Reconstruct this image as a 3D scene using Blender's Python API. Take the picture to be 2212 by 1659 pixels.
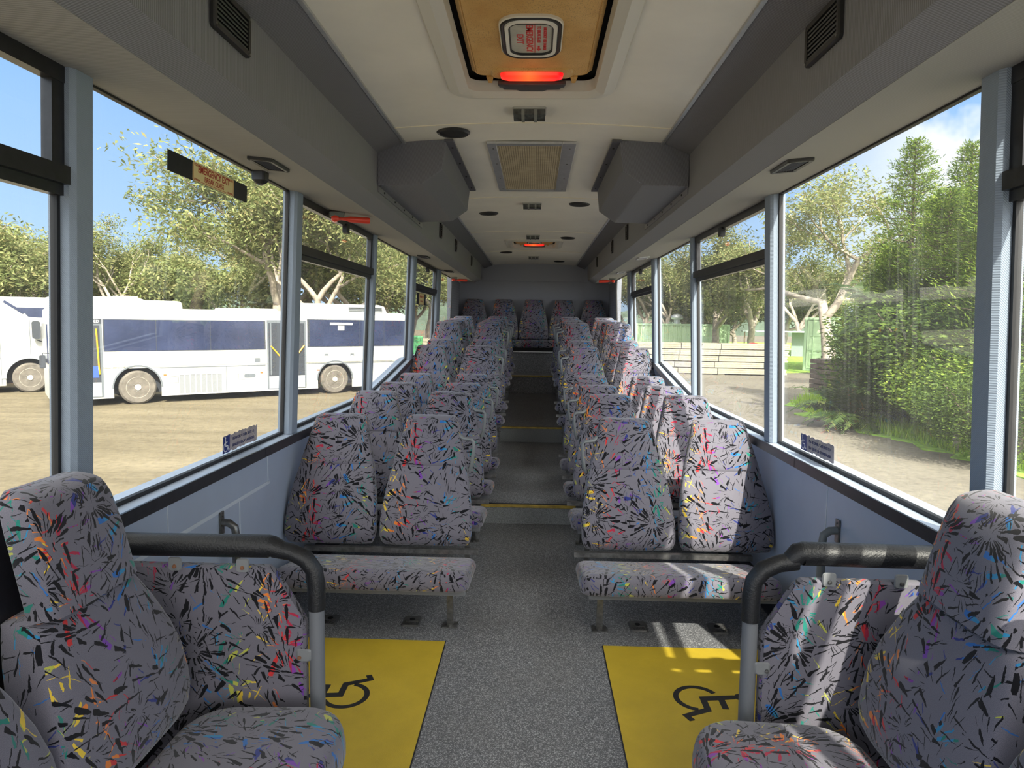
import bpy, bmesh, math, random
from mathutils import Vector, Matrix
PI = math.pi
random.seed(7)
SC = bpy.context.scene
COL = SC.collection
for o in list(bpy.data.objects): bpy.data.objects.remove(o)

# ------------------------------------------------------------------ camera
F_PX, CX, ZC = 1480.0, 0.0292, 1.4
YAW, PITCH, ROLL = math.radians(1.887), math.radians(-5.105), math.radians(0.7235)
fwd = Vector((-math.sin(YAW)*math.cos(PITCH), math.cos(YAW)*math.cos(PITCH), math.sin(PITCH)))
r0 = Vector((math.cos(YAW), math.sin(YAW), 0)); u0 = r0.cross(fwd)
RT = r0*math.cos(ROLL) + u0*math.sin(ROLL); UP = -r0*math.sin(ROLL) + u0*math.cos(ROLL)
cam_d = bpy.data.cameras.new('camera'); cam = bpy.data.objects.new('camera', cam_d); COL.objects.link(cam)
cam_d.sensor_width = 36.0; cam_d.lens = F_PX/2212*36.0; cam_d.clip_end = 600; cam_d.clip_start = 0.02
cam.matrix_world = Matrix(((RT.x, UP.x, -fwd.x, CX), (RT.y, UP.y, -fwd.y, 0), (RT.z, UP.z, -fwd.z, ZC), (0, 0, 0, 1)))
SC.camera = cam

# ------------------------------------------------------------------ light and exposure
SUN_DIR = Vector((-0.293, 1.13, -1.0)).normalized()          # direction the light travels
sd = bpy.data.lights.new('sun', 'SUN'); sd.energy = 7.2; sd.angle = math.radians(0.6); sd.color = (1.0, 0.93, 0.80)
sun = bpy.data.objects.new('sun', sd); COL.objects.link(sun)
sun.rotation_mode = 'QUATERNION'; sun.rotation_quaternion = SUN_DIR.to_track_quat('-Z', 'Y')
SC.view_settings.view_transform = 'Standard'
try: SC.view_settings.look = 'None'
except Exception: pass
SC.view_settings.gamma = 1.0; SC.view_settings.use_curve_mapping = False
SC.view_settings.exposure = 0.54
SC.cycles.max_bounces = 14; SC.cycles.diffuse_bounces = 8; SC.cycles.transparent_max_bounces = 24; SC.cycles.glossy_bounces = 4

w = bpy.data.worlds.new('sky'); SC.world = w; w.use_nodes = True
nt = w.node_tree; nt.nodes.clear()
def N(t, typ, **k):
    n = t.nodes.new(typ)
    for a, v in k.items(): setattr(n, a, v)
    return n
def L(t, a, b): t.links.new(a, b)
def M(t, op, a, b=None, c=None, clamp=False):
    n = t.nodes.new('ShaderNodeMath'); n.operation = op; n.use_clamp = clamp
    for i, v in enumerate((a, b, c)):
        if v is None: continue
        if isinstance(v, (int, float)): n.inputs[i].default_value = v
        else: t.links.new(v, n.inputs[i])
    return n.outputs[0]
def MIX(t, f, a, b):
    n = t.nodes.new('ShaderNodeMix'); n.data_type = 'RGBA'
    for s, v in ((n.inputs[0], f), (n.inputs[6], a), (n.inputs[7], b)):
        if isinstance(v, (int, float)): s.default_value = v
        elif isinstance(v, tuple): s.default_value = (v[0], v[1], v[2], 1)
        else: t.links.new(v, s)
    return n.outputs[2]
def RAMP(t, f, stops, interp='LINEAR'):
    n = t.nodes.new('ShaderNodeValToRGB'); n.color_ramp.interpolation = interp
    e = n.color_ramp.elements
    while len(e) > 1: e.remove(e[-1])
    for i, (p, c) in enumerate(stops):
        el = e[0] if i == 0 else e.new(p)
        el.position = p; el.color = (c[0], c[1], c[2], 1)
    t.links.new(f, n.inputs[0]); return n.outputs[0]
def NOISE(t, vec, scale, detail=2, rough=0.5):
    n = t.nodes.new('ShaderNodeTexNoise'); n.inputs['Scale'].default_value = scale
    n.inputs['Detail'].default_value = detail; n.inputs['Roughness'].default_value = rough
    if vec is not None: t.links.new(vec, n.inputs['Vector'])
    return n.outputs[0]
tc = N(nt, 'ShaderNodeTexCoord'); sp = N(nt, 'ShaderNodeSeparateXYZ'); L(nt, tc.outputs['Generated'], sp.inputs[0])
dx, dy, dz = sp.outputs
grad = RAMP(nt, M(nt, 'MAXIMUM', dz, 0.0), [(0, (0.52, 0.68, 0.86)), (0.10, (0.38, 0.56, 0.82)), (0.33, (0.22, 0.42, 0.76)), (0.48, (0.35, 0.45, 0.62)), (0.62, (0.85, 0.87, 0.9)), (1, (1.0, 1.0, 1.0))])  # stops above the visible sky are whitened, added to lift the interior light
cmb = N(nt, 'ShaderNodeCombineXYZ'); hz = M(nt, 'ADD', M(nt, 'MAXIMUM', dz, 0), 0.25)
L(nt, M(nt, 'DIVIDE', dx, hz), cmb.inputs[0]); L(nt, M(nt, 'DIVIDE', dy, hz), cmb.inputs[1])
wisps = M(nt, 'MULTIPLY', M(nt, 'SUBTRACT', NOISE(nt, cmb.outputs[0], 2.1, 6, 0.6), 0.56), 4.5, clamp=True)
# big cumulus bank low in the sky on the right hand side
az = M(nt, 'ARCTAN2', dx, dy)
bank_h = M(nt, 'ADD', M(nt, 'MULTIPLY', NOISE(nt, tc.outputs['Generated'], 5.5, 5, 0.6), 0.40), 0.045)
bank = M(nt, 'MULTIPLY', M(nt, 'MULTIPLY', M(nt, 'SUBTRACT', bank_h, dz), 22, clamp=True), M(nt, 'MULTIPLY', M(nt, 'SUBTRACT', az, 0.34), 6, clamp=True))
cl = M(nt, 'MAXIMUM', M(nt, 'MULTIPLY', wisps, 0.5), bank)
ccol = MIX(nt, M(nt, 'MULTIPLY', NOISE(nt, tc.outputs['Generated'], 9, 4, 0.6), 1.0), (0.60, 0.65, 0.74), (0.95, 0.95, 0.96))
skyc = MIX(nt, cl, grad, ccol)
# glow lobes around the sun, behind the viewer, added to brighten the interior
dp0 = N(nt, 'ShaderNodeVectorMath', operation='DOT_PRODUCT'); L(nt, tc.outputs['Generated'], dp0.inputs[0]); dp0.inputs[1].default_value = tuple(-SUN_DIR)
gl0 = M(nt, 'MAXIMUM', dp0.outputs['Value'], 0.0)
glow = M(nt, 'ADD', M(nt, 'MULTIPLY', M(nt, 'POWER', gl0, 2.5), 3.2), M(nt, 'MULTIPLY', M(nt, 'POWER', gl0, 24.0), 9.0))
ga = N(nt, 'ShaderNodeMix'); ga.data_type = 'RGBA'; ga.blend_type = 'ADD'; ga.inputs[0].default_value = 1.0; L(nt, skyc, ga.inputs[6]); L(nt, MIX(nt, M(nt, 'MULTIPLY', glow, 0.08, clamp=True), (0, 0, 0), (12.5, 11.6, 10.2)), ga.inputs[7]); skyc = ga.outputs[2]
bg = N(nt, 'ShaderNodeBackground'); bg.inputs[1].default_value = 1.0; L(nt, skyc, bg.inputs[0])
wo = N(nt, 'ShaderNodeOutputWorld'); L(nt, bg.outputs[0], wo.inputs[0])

# ------------------------------------------------------------------ pixel helpers (photograph is 2212 x 1659)
def ray(x, y): return fwd + RT*((x-1106)/F_PX) - UP*((y-829.5)/F_PX)
def on(axis, v, x, y):
    d = ray(x, y); o = Vector((CX, 0, ZC)); return o + d*((v-o[axis])/d[axis])
ZG = -0.75                                                     # ground level outside

# ------------------------------------------------------------------ materials
MATS = {}
def mat(name, col=(0.5, 0.5, 0.5), rough=0.5, metal=0.0, spec=0.5, emit=None, es=0.0, var=0.0, vs=8.0, bump=0.0, bs=200.0, coord='Object'):
    if name in MATS: return MATS[name]
    m = bpy.data.materials.new(name); m.use_nodes = True; t = m.node_tree
    b = t.nodes['Principled BSDF']
    b.inputs['Base Color'].default_value = (*col, 1); b.inputs['Roughness'].default_value = rough
    b.inputs['Metallic'].default_value = metal; b.inputs['Specular IOR Level'].default_value = spec
    if emit: b.inputs['Emission Color'].default_value = (*emit, 1); b.inputs['Emission Strength'].default_value = es
    if var or bump:
        c = N(t, 'ShaderNodeTexCoord')
        if var:
            n = NOISE(t, c.outputs[coord], vs, 5, 0.6)
            lo = tuple(x*(1-var) for x in col); hi = tuple(min(1, x*(1+var)) for x in col)
            L(t, MIX(t, RAMP(t, n, [(0.3, (0, 0, 0)), (0.7, (1, 1, 1))]), lo, hi), b.inputs['Base Color'])
        if bump:
            bn = N(t, 'ShaderNodeBump'); bn.inputs['Strength'].default_value = bump; bn.inputs['Distance'].default_value = 0.002
            L(t, NOISE(t, c.outputs[coord], bs, 3, 0.6), bn.inputs['Height']); L(t, bn.outputs[0], b.inputs['Normal'])
    MATS[name] = m; return m
def newmat(name):
    m = bpy.data.materials.new(name); m.use_nodes = True; MATS[name] = m
    return m, m.node_tree, m.node_tree.nodes['Principled BSDF']

# seat moquette: mauve grey ground with fans of black and coloured strokes
def fabric():
    m, t, b = newmat('seat_moquette')
    uv = N(t, 'ShaderNodeUVMap'); oi = N(t, 'ShaderNodeObjectInfo')
    off = N(t, 'ShaderNodeCombineXYZ')
    rq = M(t, 'MULTIPLY', M(t, 'FLOOR', M(t, 'MULTIPLY', oi.outputs['Random'], 7)), 0.37)
    off.inputs[0].default_value = 0
    L(t, rq, off.inputs[1])
    add = N(t, 'ShaderNodeVectorMath', operation='ADD'); L(t, uv.outputs[0], add.inputs[0]); L(t, off.outputs[0], add.inputs[1])
    base_v = add.outputs[0]
    wob = N(t, 'ShaderNodeTexNoise'); wob.inputs['Scale'].default_value = 55; wob.inputs['Detail'].default_value = 3; L(t, base_v, wob.inputs['Vector'])
    wsub = N(t, 'ShaderNodeVectorMath', operation='SUBTRACT'); L(t, wob.outputs['Color'], wsub.inputs[0]); wsub.inputs[1].default_value = (0.5, 0.5, 0.5)
    wsc = N(t, 'ShaderNodeVectorMath', operation='SCALE'); L(t, wsub.outputs[0], wsc.inputs[0]); wsc.inputs['Scale'].default_value = 0.011
    wad = N(t, 'ShaderNodeVectorMath', operation='ADD'); L(t, base_v, wad.inputs[0]); L(t, wsc.outputs[0], wad.inputs[1])
    V = wad.outputs[0]
    def strokes(cell, shift, nang, rdens, wmin, wmax, pres, ln=0.42, offc=0.95):
        mp = N(t, 'ShaderNodeVectorMath', operation='MULTIPLY_ADD'); L(t, V, mp.inputs[0]); mp.inputs[1].default_value = (1/cell, 1/cell, 0); mp.inputs[2].default_value = (shift, shift*1.7, 0)
        vo = N(t, 'ShaderNodeTexVoronoi', voronoi_dimensions='2D'); vo.inputs['Scale'].default_value = 1; L(t, mp.outputs[0], vo.inputs['Vector'])
        df = N(t, 'ShaderNodeVectorMath', operation='SUBTRACT'); L(t, mp.outputs[0], df.inputs[0]); L(t, vo.outputs['Position'], df.inputs[1])
        cof = N(t, 'ShaderNodeVectorMath', operation='SUBTRACT'); L(t, vo.outputs['Color'], cof.inputs[0]); cof.inputs[1].default_value = (0.5, 0.5, 0.5)
        cos_ = N(t, 'ShaderNodeVectorMath', operation='MULTIPLY_ADD'); L(t, cof.outputs[0], cos_.inputs[0]); cos_.inputs[1].default_value = (2*offc, 2*offc, 0); L(t, df.outputs[0], cos_.inputs[2])
        s = N(t, 'ShaderNodeSeparateXYZ'); L(t, cos_.outputs[0], s.inputs[0])
        vc = N(t, 'ShaderNodeSeparateColor'); L(t, vo.outputs['Color'], vc.inputs[0])
        ang = M(t, 'MULTIPLY', M(t, 'ADD', M(t, 'ARCTAN2', s.outputs[1], s.outputs[0]), PI), nang/(2*PI))
        rad = M(t, 'SQRT', M(t, 'ADD', M(t, 'MULTIPLY', s.outputs[0], s.outputs[0]), M(t, 'MULTIPLY', s.outputs[1], s.outputs[1])))
        c2 = N(t, 'ShaderNodeCombineXYZ'); L(t, ang, c2.inputs[0]); L(t, M(t, 'MULTIPLY', rad, rdens), c2.inputs[1]); L(t, M(t, 'MULTIPLY', vc.outputs[0], 50), c2.inputs[2])
        # decorrelate each fan
        sh = N(t, 'ShaderNodeVectorMath', operation='ADD'); L(t, c2.outputs[0], sh.inputs[0])
        c3 = N(t, 'ShaderNodeCombineXYZ'); c3.inputs[0].default_value = 0; L(t, M(t, 'MULTIPLY', vc.outputs[1], 37), c3.inputs[1]); L(t, c3.outputs[0], sh.inputs[1])
        v2 = N(t, 'ShaderNodeTexVoronoi', voronoi_dimensions='2D'); v2.inputs['Scale'].default_value = 1; v2.inputs['Randomness'].default_value = 0.75; L(t, sh.outputs[0], v2.inputs['Vector'])
        d2 = N(t, 'ShaderNodeVectorMath', operation='SUBTRACT'); L(t, sh.outputs[0], d2.inputs[0]); L(t, v2.outputs['Position'], d2.inputs[1])
        s2 = N(t, 'ShaderNodeSeparateXYZ'); L(t, d2.outputs[0], s2.inputs[0]); v2c = N(t, 'ShaderNodeSeparateColor'); L(t, v2.outputs['Color'], v2c.inputs[0])
        a, rr = M(t, 'ABSOLUTE', s2.outputs[0]), s2.outputs[1]
        oval = M(t, 'SQRT', M(t, 'MAXIMUM', M(t, 'SUBTRACT', 1.0, M(t, 'POWER', M(t, 'DIVIDE', M(t, 'ABSOLUTE', rr), ln+0.02), 2.0)), 0.0))
        taper = M(t, 'MULTIPLY', oval, M(t, 'ADD', M(t, 'MULTIPLY', rr, 0.8), 0.62))
        wid = M(t, 'MULTIPLY', M(t, 'ADD', M(t, 'MULTIPLY', M(t, 'POWER', v2c.outputs[0], 2.4), wmax-wmin), wmin), taper)
        wid = M(t, 'DIVIDE', wid, M(t, 'MAXIMUM', M(t, 'MULTIPLY', rad, 1.6), 0.3))
        m1 = M(t, 'LESS_THAN', a, M(t, 'MINIMUM', wid, 0.42)); m2 = M(t, 'LESS_THAN', M(t, 'ABSOLUTE', rr), M(t, 'ADD', M(t, 'MULTIPLY', v2c.outputs[1], 0.22), ln-0.16))
        m3 = M(t, 'LESS_THAN', v2c.outputs[2], pres); m4 = M(t, 'GREATER_THAN', rad, 0.1)
        return M(t, 'MULTIPLY', M(t, 'MULTIPLY', m1, m2), M(t, 'MULTIPLY', m3, m4)), v2c
    k1, _ = strokes(0.215, 3.1, 34, 3.4, 0.085, 0.48, 0.92)
    k2, _ = strokes(0.130, 11.7, 24, 2.8, 0.05, 0.24, 0.65)
    c1, cc = strokes(0.190, 7.9, 24, 2.8, 0.08, 0.46, 0.48)
    c2_, cd = strokes(0.135, 23.3, 22, 2.6, 0.05, 0.24, 0.34)
    su = N(t, 'ShaderNodeSeparateXYZ'); L(t, base_v, su.inputs[0])
    hue = M(t, 'FRACT', M(t, 'ADD', M(t, 'MULTIPLY', su.outputs[0], 2.45), 0.06))
    hue = M(t, 'FRACT', M(t, 'ADD', hue, M(t, 'MULTIPLY', M(t, 'SUBTRACT', cc.outputs[0], 0.5), 0.16)))
    stops = [(0.0, (0.20, 0.06, 0.42)), (0.08, (0.02, 0.035, 0.22)), (0.18, (0.02, 0.16, 0.50)), (0.30, (0.02, 0.26, 0.50)), (0.40, (0.01, 0.22, 0.17)),
             (0.50, (0.50, 0.52, 0.08)), (0.58, (0.85, 0.60, 0.05)), (0.68, (0.85, 0.24, 0.03)), (0.78, (0.65, 0.03, 0.03)), (0.88, (0.45, 0.02, 0.06)), (0.95, (0.25, 0.05, 0.38))]
    colr = RAMP(t, hue, stops, 'CONSTANT')
    wv = NOISE(t, base_v, 900, 2, 0.7)
    ground = MIX(t, RAMP(t, wv, [(0.35, (0, 0, 0)), (0.65, (1, 1, 1))]), (0.125, 0.119, 0.148), (0.228, 0.219, 0.262))
    o1 = MIX(t, M(t, 'MULTIPLY', c2_, 0.8), ground, colr); o1 = MIX(t, M(t, 'MULTIPLY', c1, 0.92), o1, colr)
    o1 = MIX(t, k2, o1, (0.010, 0.010, 0.013)); o1 = MIX(t, k1, o1, (0.008, 0.008, 0.011))
    L(t, o1, b.inputs['Base Color']); b.inputs['Roughness'].default_value = 0.92; b.inputs['Specular IOR Level'].default_value = 0.15
    b.inputs['Sheen Weight'].default_value = 0.35; b.inputs['Sheen Roughness'].default_value = 0.45
    bn = N(t, 'ShaderNodeBump'); bn.inputs['Strength'].default_value = 0.35; bn.inputs['Distance'].default_value = 0.001; L(t, wv, bn.inputs['Height']); L(t, bn.outputs[0], b.inputs['Normal'])
    return m
FAB = fabric()

def ribbed(name, col, axis_w, period=0.0075, depth=0.30, rough=0.85):
    m, t, b = newmat(name)
    c = N(t, 'ShaderNodeTexCoord'); dp = N(t, 'ShaderNodeVectorMath', operation='DOT_PRODUCT'); L(t, c.outputs['Object'], dp.inputs[0]); dp.inputs[1].default_value = axis_w
    s = M(t, 'SINE', M(t, 'MULTIPLY', dp.outputs['Value'], 2*PI/period)); f = M(t, 'MULTIPLY', M(t, 'ADD', s, 1), 0.5)
    n = NOISE(t, c.outputs['Object'], 500, 3, 0.7)
    f2 = M(t, 'ADD', M(t, 'MULTIPLY', f, 0.7), M(t, 'MULTIPLY', n, 0.3))
    L(t, MIX(t, f2, tuple(x*(1-depth) for x in col), tuple(x*(1+depth) for x in col)), b.inputs['Base Color'])
    b.inputs['Roughness'].default_value = rough; b.inputs['Specular IOR Level'].default_value = 0.2
    bn = N(t, 'ShaderNodeBump'); bn.inputs['Strength'].default_value = 0.5; bn.inputs['Distance'].default_value = 0.002; L(t, f2, bn.inputs['Height']); L(t, bn.outputs[0], b.inputs['Normal'])
    return m
DUCT = ribbed('duct_cloth', (0.235, 0.238, 0.258), (0, 1, 0))
DUCTD = ribbed('coving_cloth', (0.19, 0.19, 0.21), (0, 1, 0))
SOFF = ribbed('soffit_cloth', (0.34, 0.335, 0.32), (0.35, 1, 0), depth=0.18)
PILL = ribbed('pillar_cloth', (0.28, 0.335, 0.415), (1, 1, 1), period=0.006, depth=0.09)
BACKW = ribbed('rear_wall_cloth', (0.33, 0.35, 0.41), (1, 0, 0.2), depth=0.08)
CREAM = mat('cream_panel', (0.80, 0.77, 0.68), 0.38, var=0.05, vs=3)
WALLM = mat('blue_grey_panel', (0.42, 0.49, 0.62), 0.35, var=0.04, vs=5)
LEDGE = mat('blue_grey_ledge', (0.45, 0.53, 0.66), 0.32, var=0.08, vs=30)
SEAMM = mat('panel_seam', (0.62, 0.68, 0.76), 0.4)
BLK = mat('black_trim', (0.016, 0.018, 0.024), 0.35, var=0.3, vs=30)
RUB = mat('black_rubber', (0.01, 0.01, 0.012), 0.55)
BLKAL = mat('black_window_frame', (0.014, 0.014, 0.017), 0.3, var=0.4, vs=40)
TAPE = mat('black_padded_rail', (0.012, 0.013, 0.015), 0.42, bump=0.8, bs=160)
GREYP = mat('grey_powder_coat', (0.17, 0.18, 0.20), 0.42, bump=0.2, bs=400)
GRAB = mat('grey_grab_handle', (0.20, 0.215, 0.22), 0.38)
STEEL = mat('worn_steel', (0.20, 0.20, 0.195), 0.4, metal=0.8, var=0.35, vs=40)
ALU = mat('aluminium', (0.48, 0.49, 0.50), 0.35, metal=0.6, var=0.1, vs=30)
RUST = mat('rusty_bolt', (0.23, 0.10, 0.05), 0.7)
MATY = mat('yellow_vinyl', (0.56, 0.40, 0.035), 0.45, var=0.10, vs=6, bump=0.5, bs=350)
INK = mat('black_print', (0.012, 0.012, 0.012), 0.5)
NOSE = mat('yellow_nosing', (0.48, 0.34, 0.06), 0.45, var=0.3, vs=20)
RED = mat('red_plastic', (0.75, 0.06, 0.03), 0.3)
VENT = mat('black_vent_plastic', (0.02, 0.02, 0.02), 0.45)
VENTB = mat('vent_cavity', (0.003, 0.003, 0.003), 0.9)
SMOKE = mat('smoked_lens', (0.07, 0.075, 0.07), 0.12, var=0.5, vs=60)
def floor_mat():
    m, t, b = newmat('speckled_vinyl')
    c = N(t, 'ShaderNodeTexCoord')
    n1 = NOISE(t, c.outputs['Object'], 260, 2, 0.7); n2 = NOISE(t, c.outputs['Object'], 3, 4, 0.6)
    vo = N(t, 'ShaderNodeTexVoronoi'); vo.inputs['Scale'].default_value = 330; L(t, c.outputs['Object'], vo.inputs['Vector'])
    sc = N(t, 'ShaderNodeSeparateColor'); L(t, vo.outputs['Color'], sc.inputs[0])
    g = RAMP(t, sc.outputs[0], [(0.0, (0.05, 0.053, 0.06)), (0.4, (0.12, 0.125, 0.135)), (0.72, (0.24, 0.245, 0.26)), (0.92, (0.60, 0.61, 0.63))], 'LINEAR')
    g = MIX(t, M(t, 'MULTIPLY', n1, 0.5), g, (0.10, 0.11, 0.13))
    g = MIX(t, RAMP(t, n2, [(0.35, (0, 0, 0)), (0.75, (0.35, 0.35, 0.35))]), g, (0.16, 0.155, 0.15))
    L(t, g, b.inputs['Base Color']); b.inputs['Roughness'].default_value = 0.5
    bn = N(t, 'ShaderNodeBump'); bn.inputs['Strength'].default_value = 0.25; bn.inputs['Distance'].default_value = 0.001; L(t, n1, bn.inputs['Height']); L(t, bn.outputs[0], b.inputs['Normal'])
    return m
FLOORM = floor_mat()
def glass_mat(name, haze, tint):
    m, t, b = newmat(name); t.nodes.remove(b); out = t.nodes['Material Output']
    tr = N(t, 'ShaderNodeBsdfTransparent'); tr.inputs[0].default_value = (*tint, 1)
    gl = N(t, 'ShaderNodeBsdfGlossy'); gl.inputs['Roughness'].default_value = 0.0
    fr = N(t, 'ShaderNodeFresnel'); fr.inputs[0].default_value = 1.36
    geo = N(t, 'ShaderNodeNewGeometry')
    mx = N(t, 'ShaderNodeMixShader'); L(t, M(t, 'MULTIPLY', fr.outputs[0], M(t, 'SUBTRACT', 1.0, geo.outputs['Backfacing'])), mx.inputs[0]); L(t, tr.outputs[0], mx.inputs[1]); L(t, gl.outputs[0], mx.inputs[2])
    c = N(t, 'ShaderNodeTexCoord'); st = N(t, 'ShaderNodeMapping'); st.inputs['Scale'].default_value = (1, 55, 0.3); L(t, c.outputs['Object'], st.inputs[0])
    streak = RAMP(t, NOISE(t, st.outputs[0], 3.0, 4, 0.7), [(0.58, (0, 0, 0)), (0.68, (1, 1, 1))])
    fog = NOISE(t, c.outputs['Object'], 1.6, 4, 0.6)
    spots = RAMP(t, NOISE(t, c.outputs['Object'], 160, 2, 0.5), [(0.66, (0, 0, 0)), (0.72, (1, 1, 1))])
    hf = M(t, 'MULTIPLY', M(t, 'ADD', M(t, 'ADD', M(t, 'MULTIPLY', streak, 1.3), M(t, 'MULTIPLY', fog, 0.6)), M(t, 'MULTIPLY', spots, 0.8)), haze)
    df = N(t, 'ShaderNodeBsdfTranslucent'); df.inputs[0].default_value = (0.85, 0.86, 0.84, 1)
    m2 = N(t, 'ShaderNodeMixShader'); L(t, hf, m2.inputs[0]); L(t, mx.outputs[0], m2.inputs[1]); L(t, df.outputs[0], m2.inputs[2])
    L(t, m2.outputs[0], out.inputs[0]); return m
GLASS = glass_mat('dusty_window_glass', 0.045, (0.97, 0.985, 0.98))

# ------------------------------------------------------------------ mesh helpers
class MB:
    def __init__(s): s.bm = bmesh.new(); s.mi = 0
    def _f(s, fs):
        for f in fs: f.material_index = s.mi
    def box(s, lo, hi, rot=None, c=None):
        lo, hi = Vector(lo), Vector(hi)
        vs = [s.bm.verts.new((x, y, z)) for z in (lo.z, hi.z) for y in (lo.y, hi.y) for x in (lo.x, hi.x)]
        if rot is not None:
            c = Vector(c) if c is not None else (lo+hi)/2
            for v in vs: v.co = c + rot @ (v.co-c)
        s._f([s.bm.faces.new([vs[i] for i in q]) for q in ((0, 2, 3, 1), (4, 5, 7, 6), (0, 1, 5, 4), (2, 6, 7, 3), (0, 4, 6, 2), (1, 3, 7, 5))]); return s
    def loft(s, rings, closed=True, caps=True):
        vv = [[s.bm.verts.new(p) for p in r] for r in rings]; n = len(vv[0]); fs = []
        for a, b in zip(vv, vv[1:]):
            for i in range(n if closed else n-1):
                j = (i+1) % n
                try: fs.append(s.bm.faces.new((a[i], a[j], b[j], b[i])))
                except ValueError: pass
        if caps:
            for r in (vv[0], vv[-1]):
                try: fs.append(s.bm.faces.new(r))
                except ValueError: pass
        s._f(fs); return s
    def prism(s, poly, a, b, axis=2):
        def P(p, h):
            if axis == 2: return (p[0], p[1], h)
            if axis == 1: return (p[0], h, p[1])
            return (h, p[0], p[1])
        return s.loft([[P(p, a) for p in poly], [P(p, b) for p in poly]])
    def tube(s, pts, r, n=10, flat=1.0):
        pts = [Vector(p) for p in pts]; rs = r if isinstance(r, (list, tuple)) else [r]*len(pts); rings = []
        ref = None
        for i, p in enumerate(pts):
            d = (pts[min(i+1, len(pts)-1)]-pts[max(i-1, 0)]).normalized()
            if ref is None: ref = Vector((0, 0, 1)) if abs(d.z) < 0.9 else Vector((1, 0, 0))
            a = d.cross(ref).normalized(); b2 = a.cross(d).normalized(); ref = b2
            rings.append([p + a*math.cos(2*PI*k/n)*rs[i] + b2*math.sin(2*PI*k/n)*rs[i]*flat for k in range(n)])
        return s.loft(rings)
    def lathe(s, prof, c=(0, 0, 0), axis='z', n=28):
        rings = []
        for r, h in prof:
            ring = []
            for k in range(n):
                a = 2*PI*k/n; x, y = r*math.cos(a), r*math.sin(a)
                ring.append({'z': (c[0]+x, c[1]+y, c[2]+h), 'y': (c[0]+x, c[1]+h, c[2]+y), 'x': (c[0]+h, c[1]+x, c[2]+y)}[axis])
            rings.append(ring)
        return s.loft(rings)
    def quad(s, pts): s._f([s.bm.faces.new([s.bm.verts.new(p) for p in pts])]); return s
    def mesh(s, name, mats, smooth=35, uv=True):
        bmesh.ops.recalc_face_normals(s.bm, faces=s.bm.faces[:])
        me = bpy.data.meshes.new(name)
        if uv:
            l = s.bm.loops.layers.uv.new('UVMap')
            for f in s.bm.faces:
                nx, ny, nz = (abs(q) for q in f.normal)
                for lp in f.loops:
                    c = lp.vert.co
                    lp[l].uv = (c.x, c.z) if ny >= nx and ny >= nz*0.9 else ((c.y, c.z) if nx > nz else (c.x, c.y))
        s.bm.to_mesh(me); s.bm.free()
        for m in (mats if isinstance(mats, (list, tuple)) else [mats]): me.materials.append(m)
        if smooth:
            for p in me.polygons: p.use_smooth = True
            me.set_sharp_from_angle(angle=math.radians(smooth))
        return me
    def split(s, name, mats, parent=None, smooth=35, loc=None, uv=False):
        # one object per separate piece
        seen = set(); s.bm.verts.ensure_lookup_table(); out = []
        me0 = s.mesh('tmp', mats, smooth, False); bm = bmesh.new(); bm.from_mesh(me0); bm.verts.ensure_lookup_table(); first = None
        for v in bm.verts:
            if v.index in seen: continue
            st, comp = [v], []
            seen.add(v.index)
            while st:
                q = st.pop(); comp.append(q)
                for e in q.link_edges:
                    o_ = e.other_vert(q)
                    if o_.index not in seen: seen.add(o_.index); st.append(o_)
            idx = {q.index: i for i, q in enumerate(comp)}; fs = {f for q in comp for f in q.link_faces}
            me = bpy.data.meshes.new(name); me.from_pydata([tuple(q.co) for q in comp], [], [[idx[q.index] for q in f.verts] for f in fs])
            for m in me0.materials: me.materials.append(m)
            for p in me.polygons: p.use_smooth = bool(smooth)
            if smooth: me.set_sharp_from_angle(angle=math.radians(smooth))
            out.append(add(name, me, parent, loc))
        bm.free(); bpy.data.meshes.remove(me0); return out
    def build(s, name, mats, parent=None, smooth=35, loc=None, uv=True): return add(name, s.mesh(name, mats, smooth, uv), parent, loc)
def add(name, me, parent=None, loc=None):
    o = bpy.data.objects.new(name, me); COL.objects.link(o)
    if parent is not None: o.parent = parent
    if loc is not None: o.location = loc
    return o
def tag(o, label=None, cat=None, group=None, kind=None):
    if label: o['label'] = label
    if cat: o['category'] = cat
    if group: o['group'] = group
    if kind: o['kind'] = kind
    return o
def thing(name, label, cat, loc=(0, 0, 0), rz=0, group=None):
    o = bpy.data.objects.new(name, None); COL.objects.link(o); o.empty_display_size = 0.1
    o.location = loc; o.rotation_euler = (0, 0, rz); return tag(o, label, cat, group)
def struct(name, mb, m, parent=None, smooth=35):
    o = mb.build(name, m, parent, smooth)
    if parent is None: o['kind'] = 'structure'
    return o
def bev(o, wd=0.004, seg=2):
    m = o.modifiers.new('bevel', 'BEVEL'); m.width = wd; m.segments = seg; m.limit_method = 'ANGLE'; return o
def rrect(w, d, r, n=5, cx=0, cy=0):
    r = min(r, w/2-1e-4, d/2-1e-4); pts = []
    for sx, sy, a0 in ((1, 1, 0), (-1, 1, PI/2), (-1, -1, PI), (1, -1, 1.5*PI)):
        for k in range(n+1):
            a = a0+PI/2*k/n; pts.append((cx+sx*(w/2-r)+r*math.cos(a), cy+sy*(d/2-r)+r*math.sin(a)))
    return pts
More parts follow.
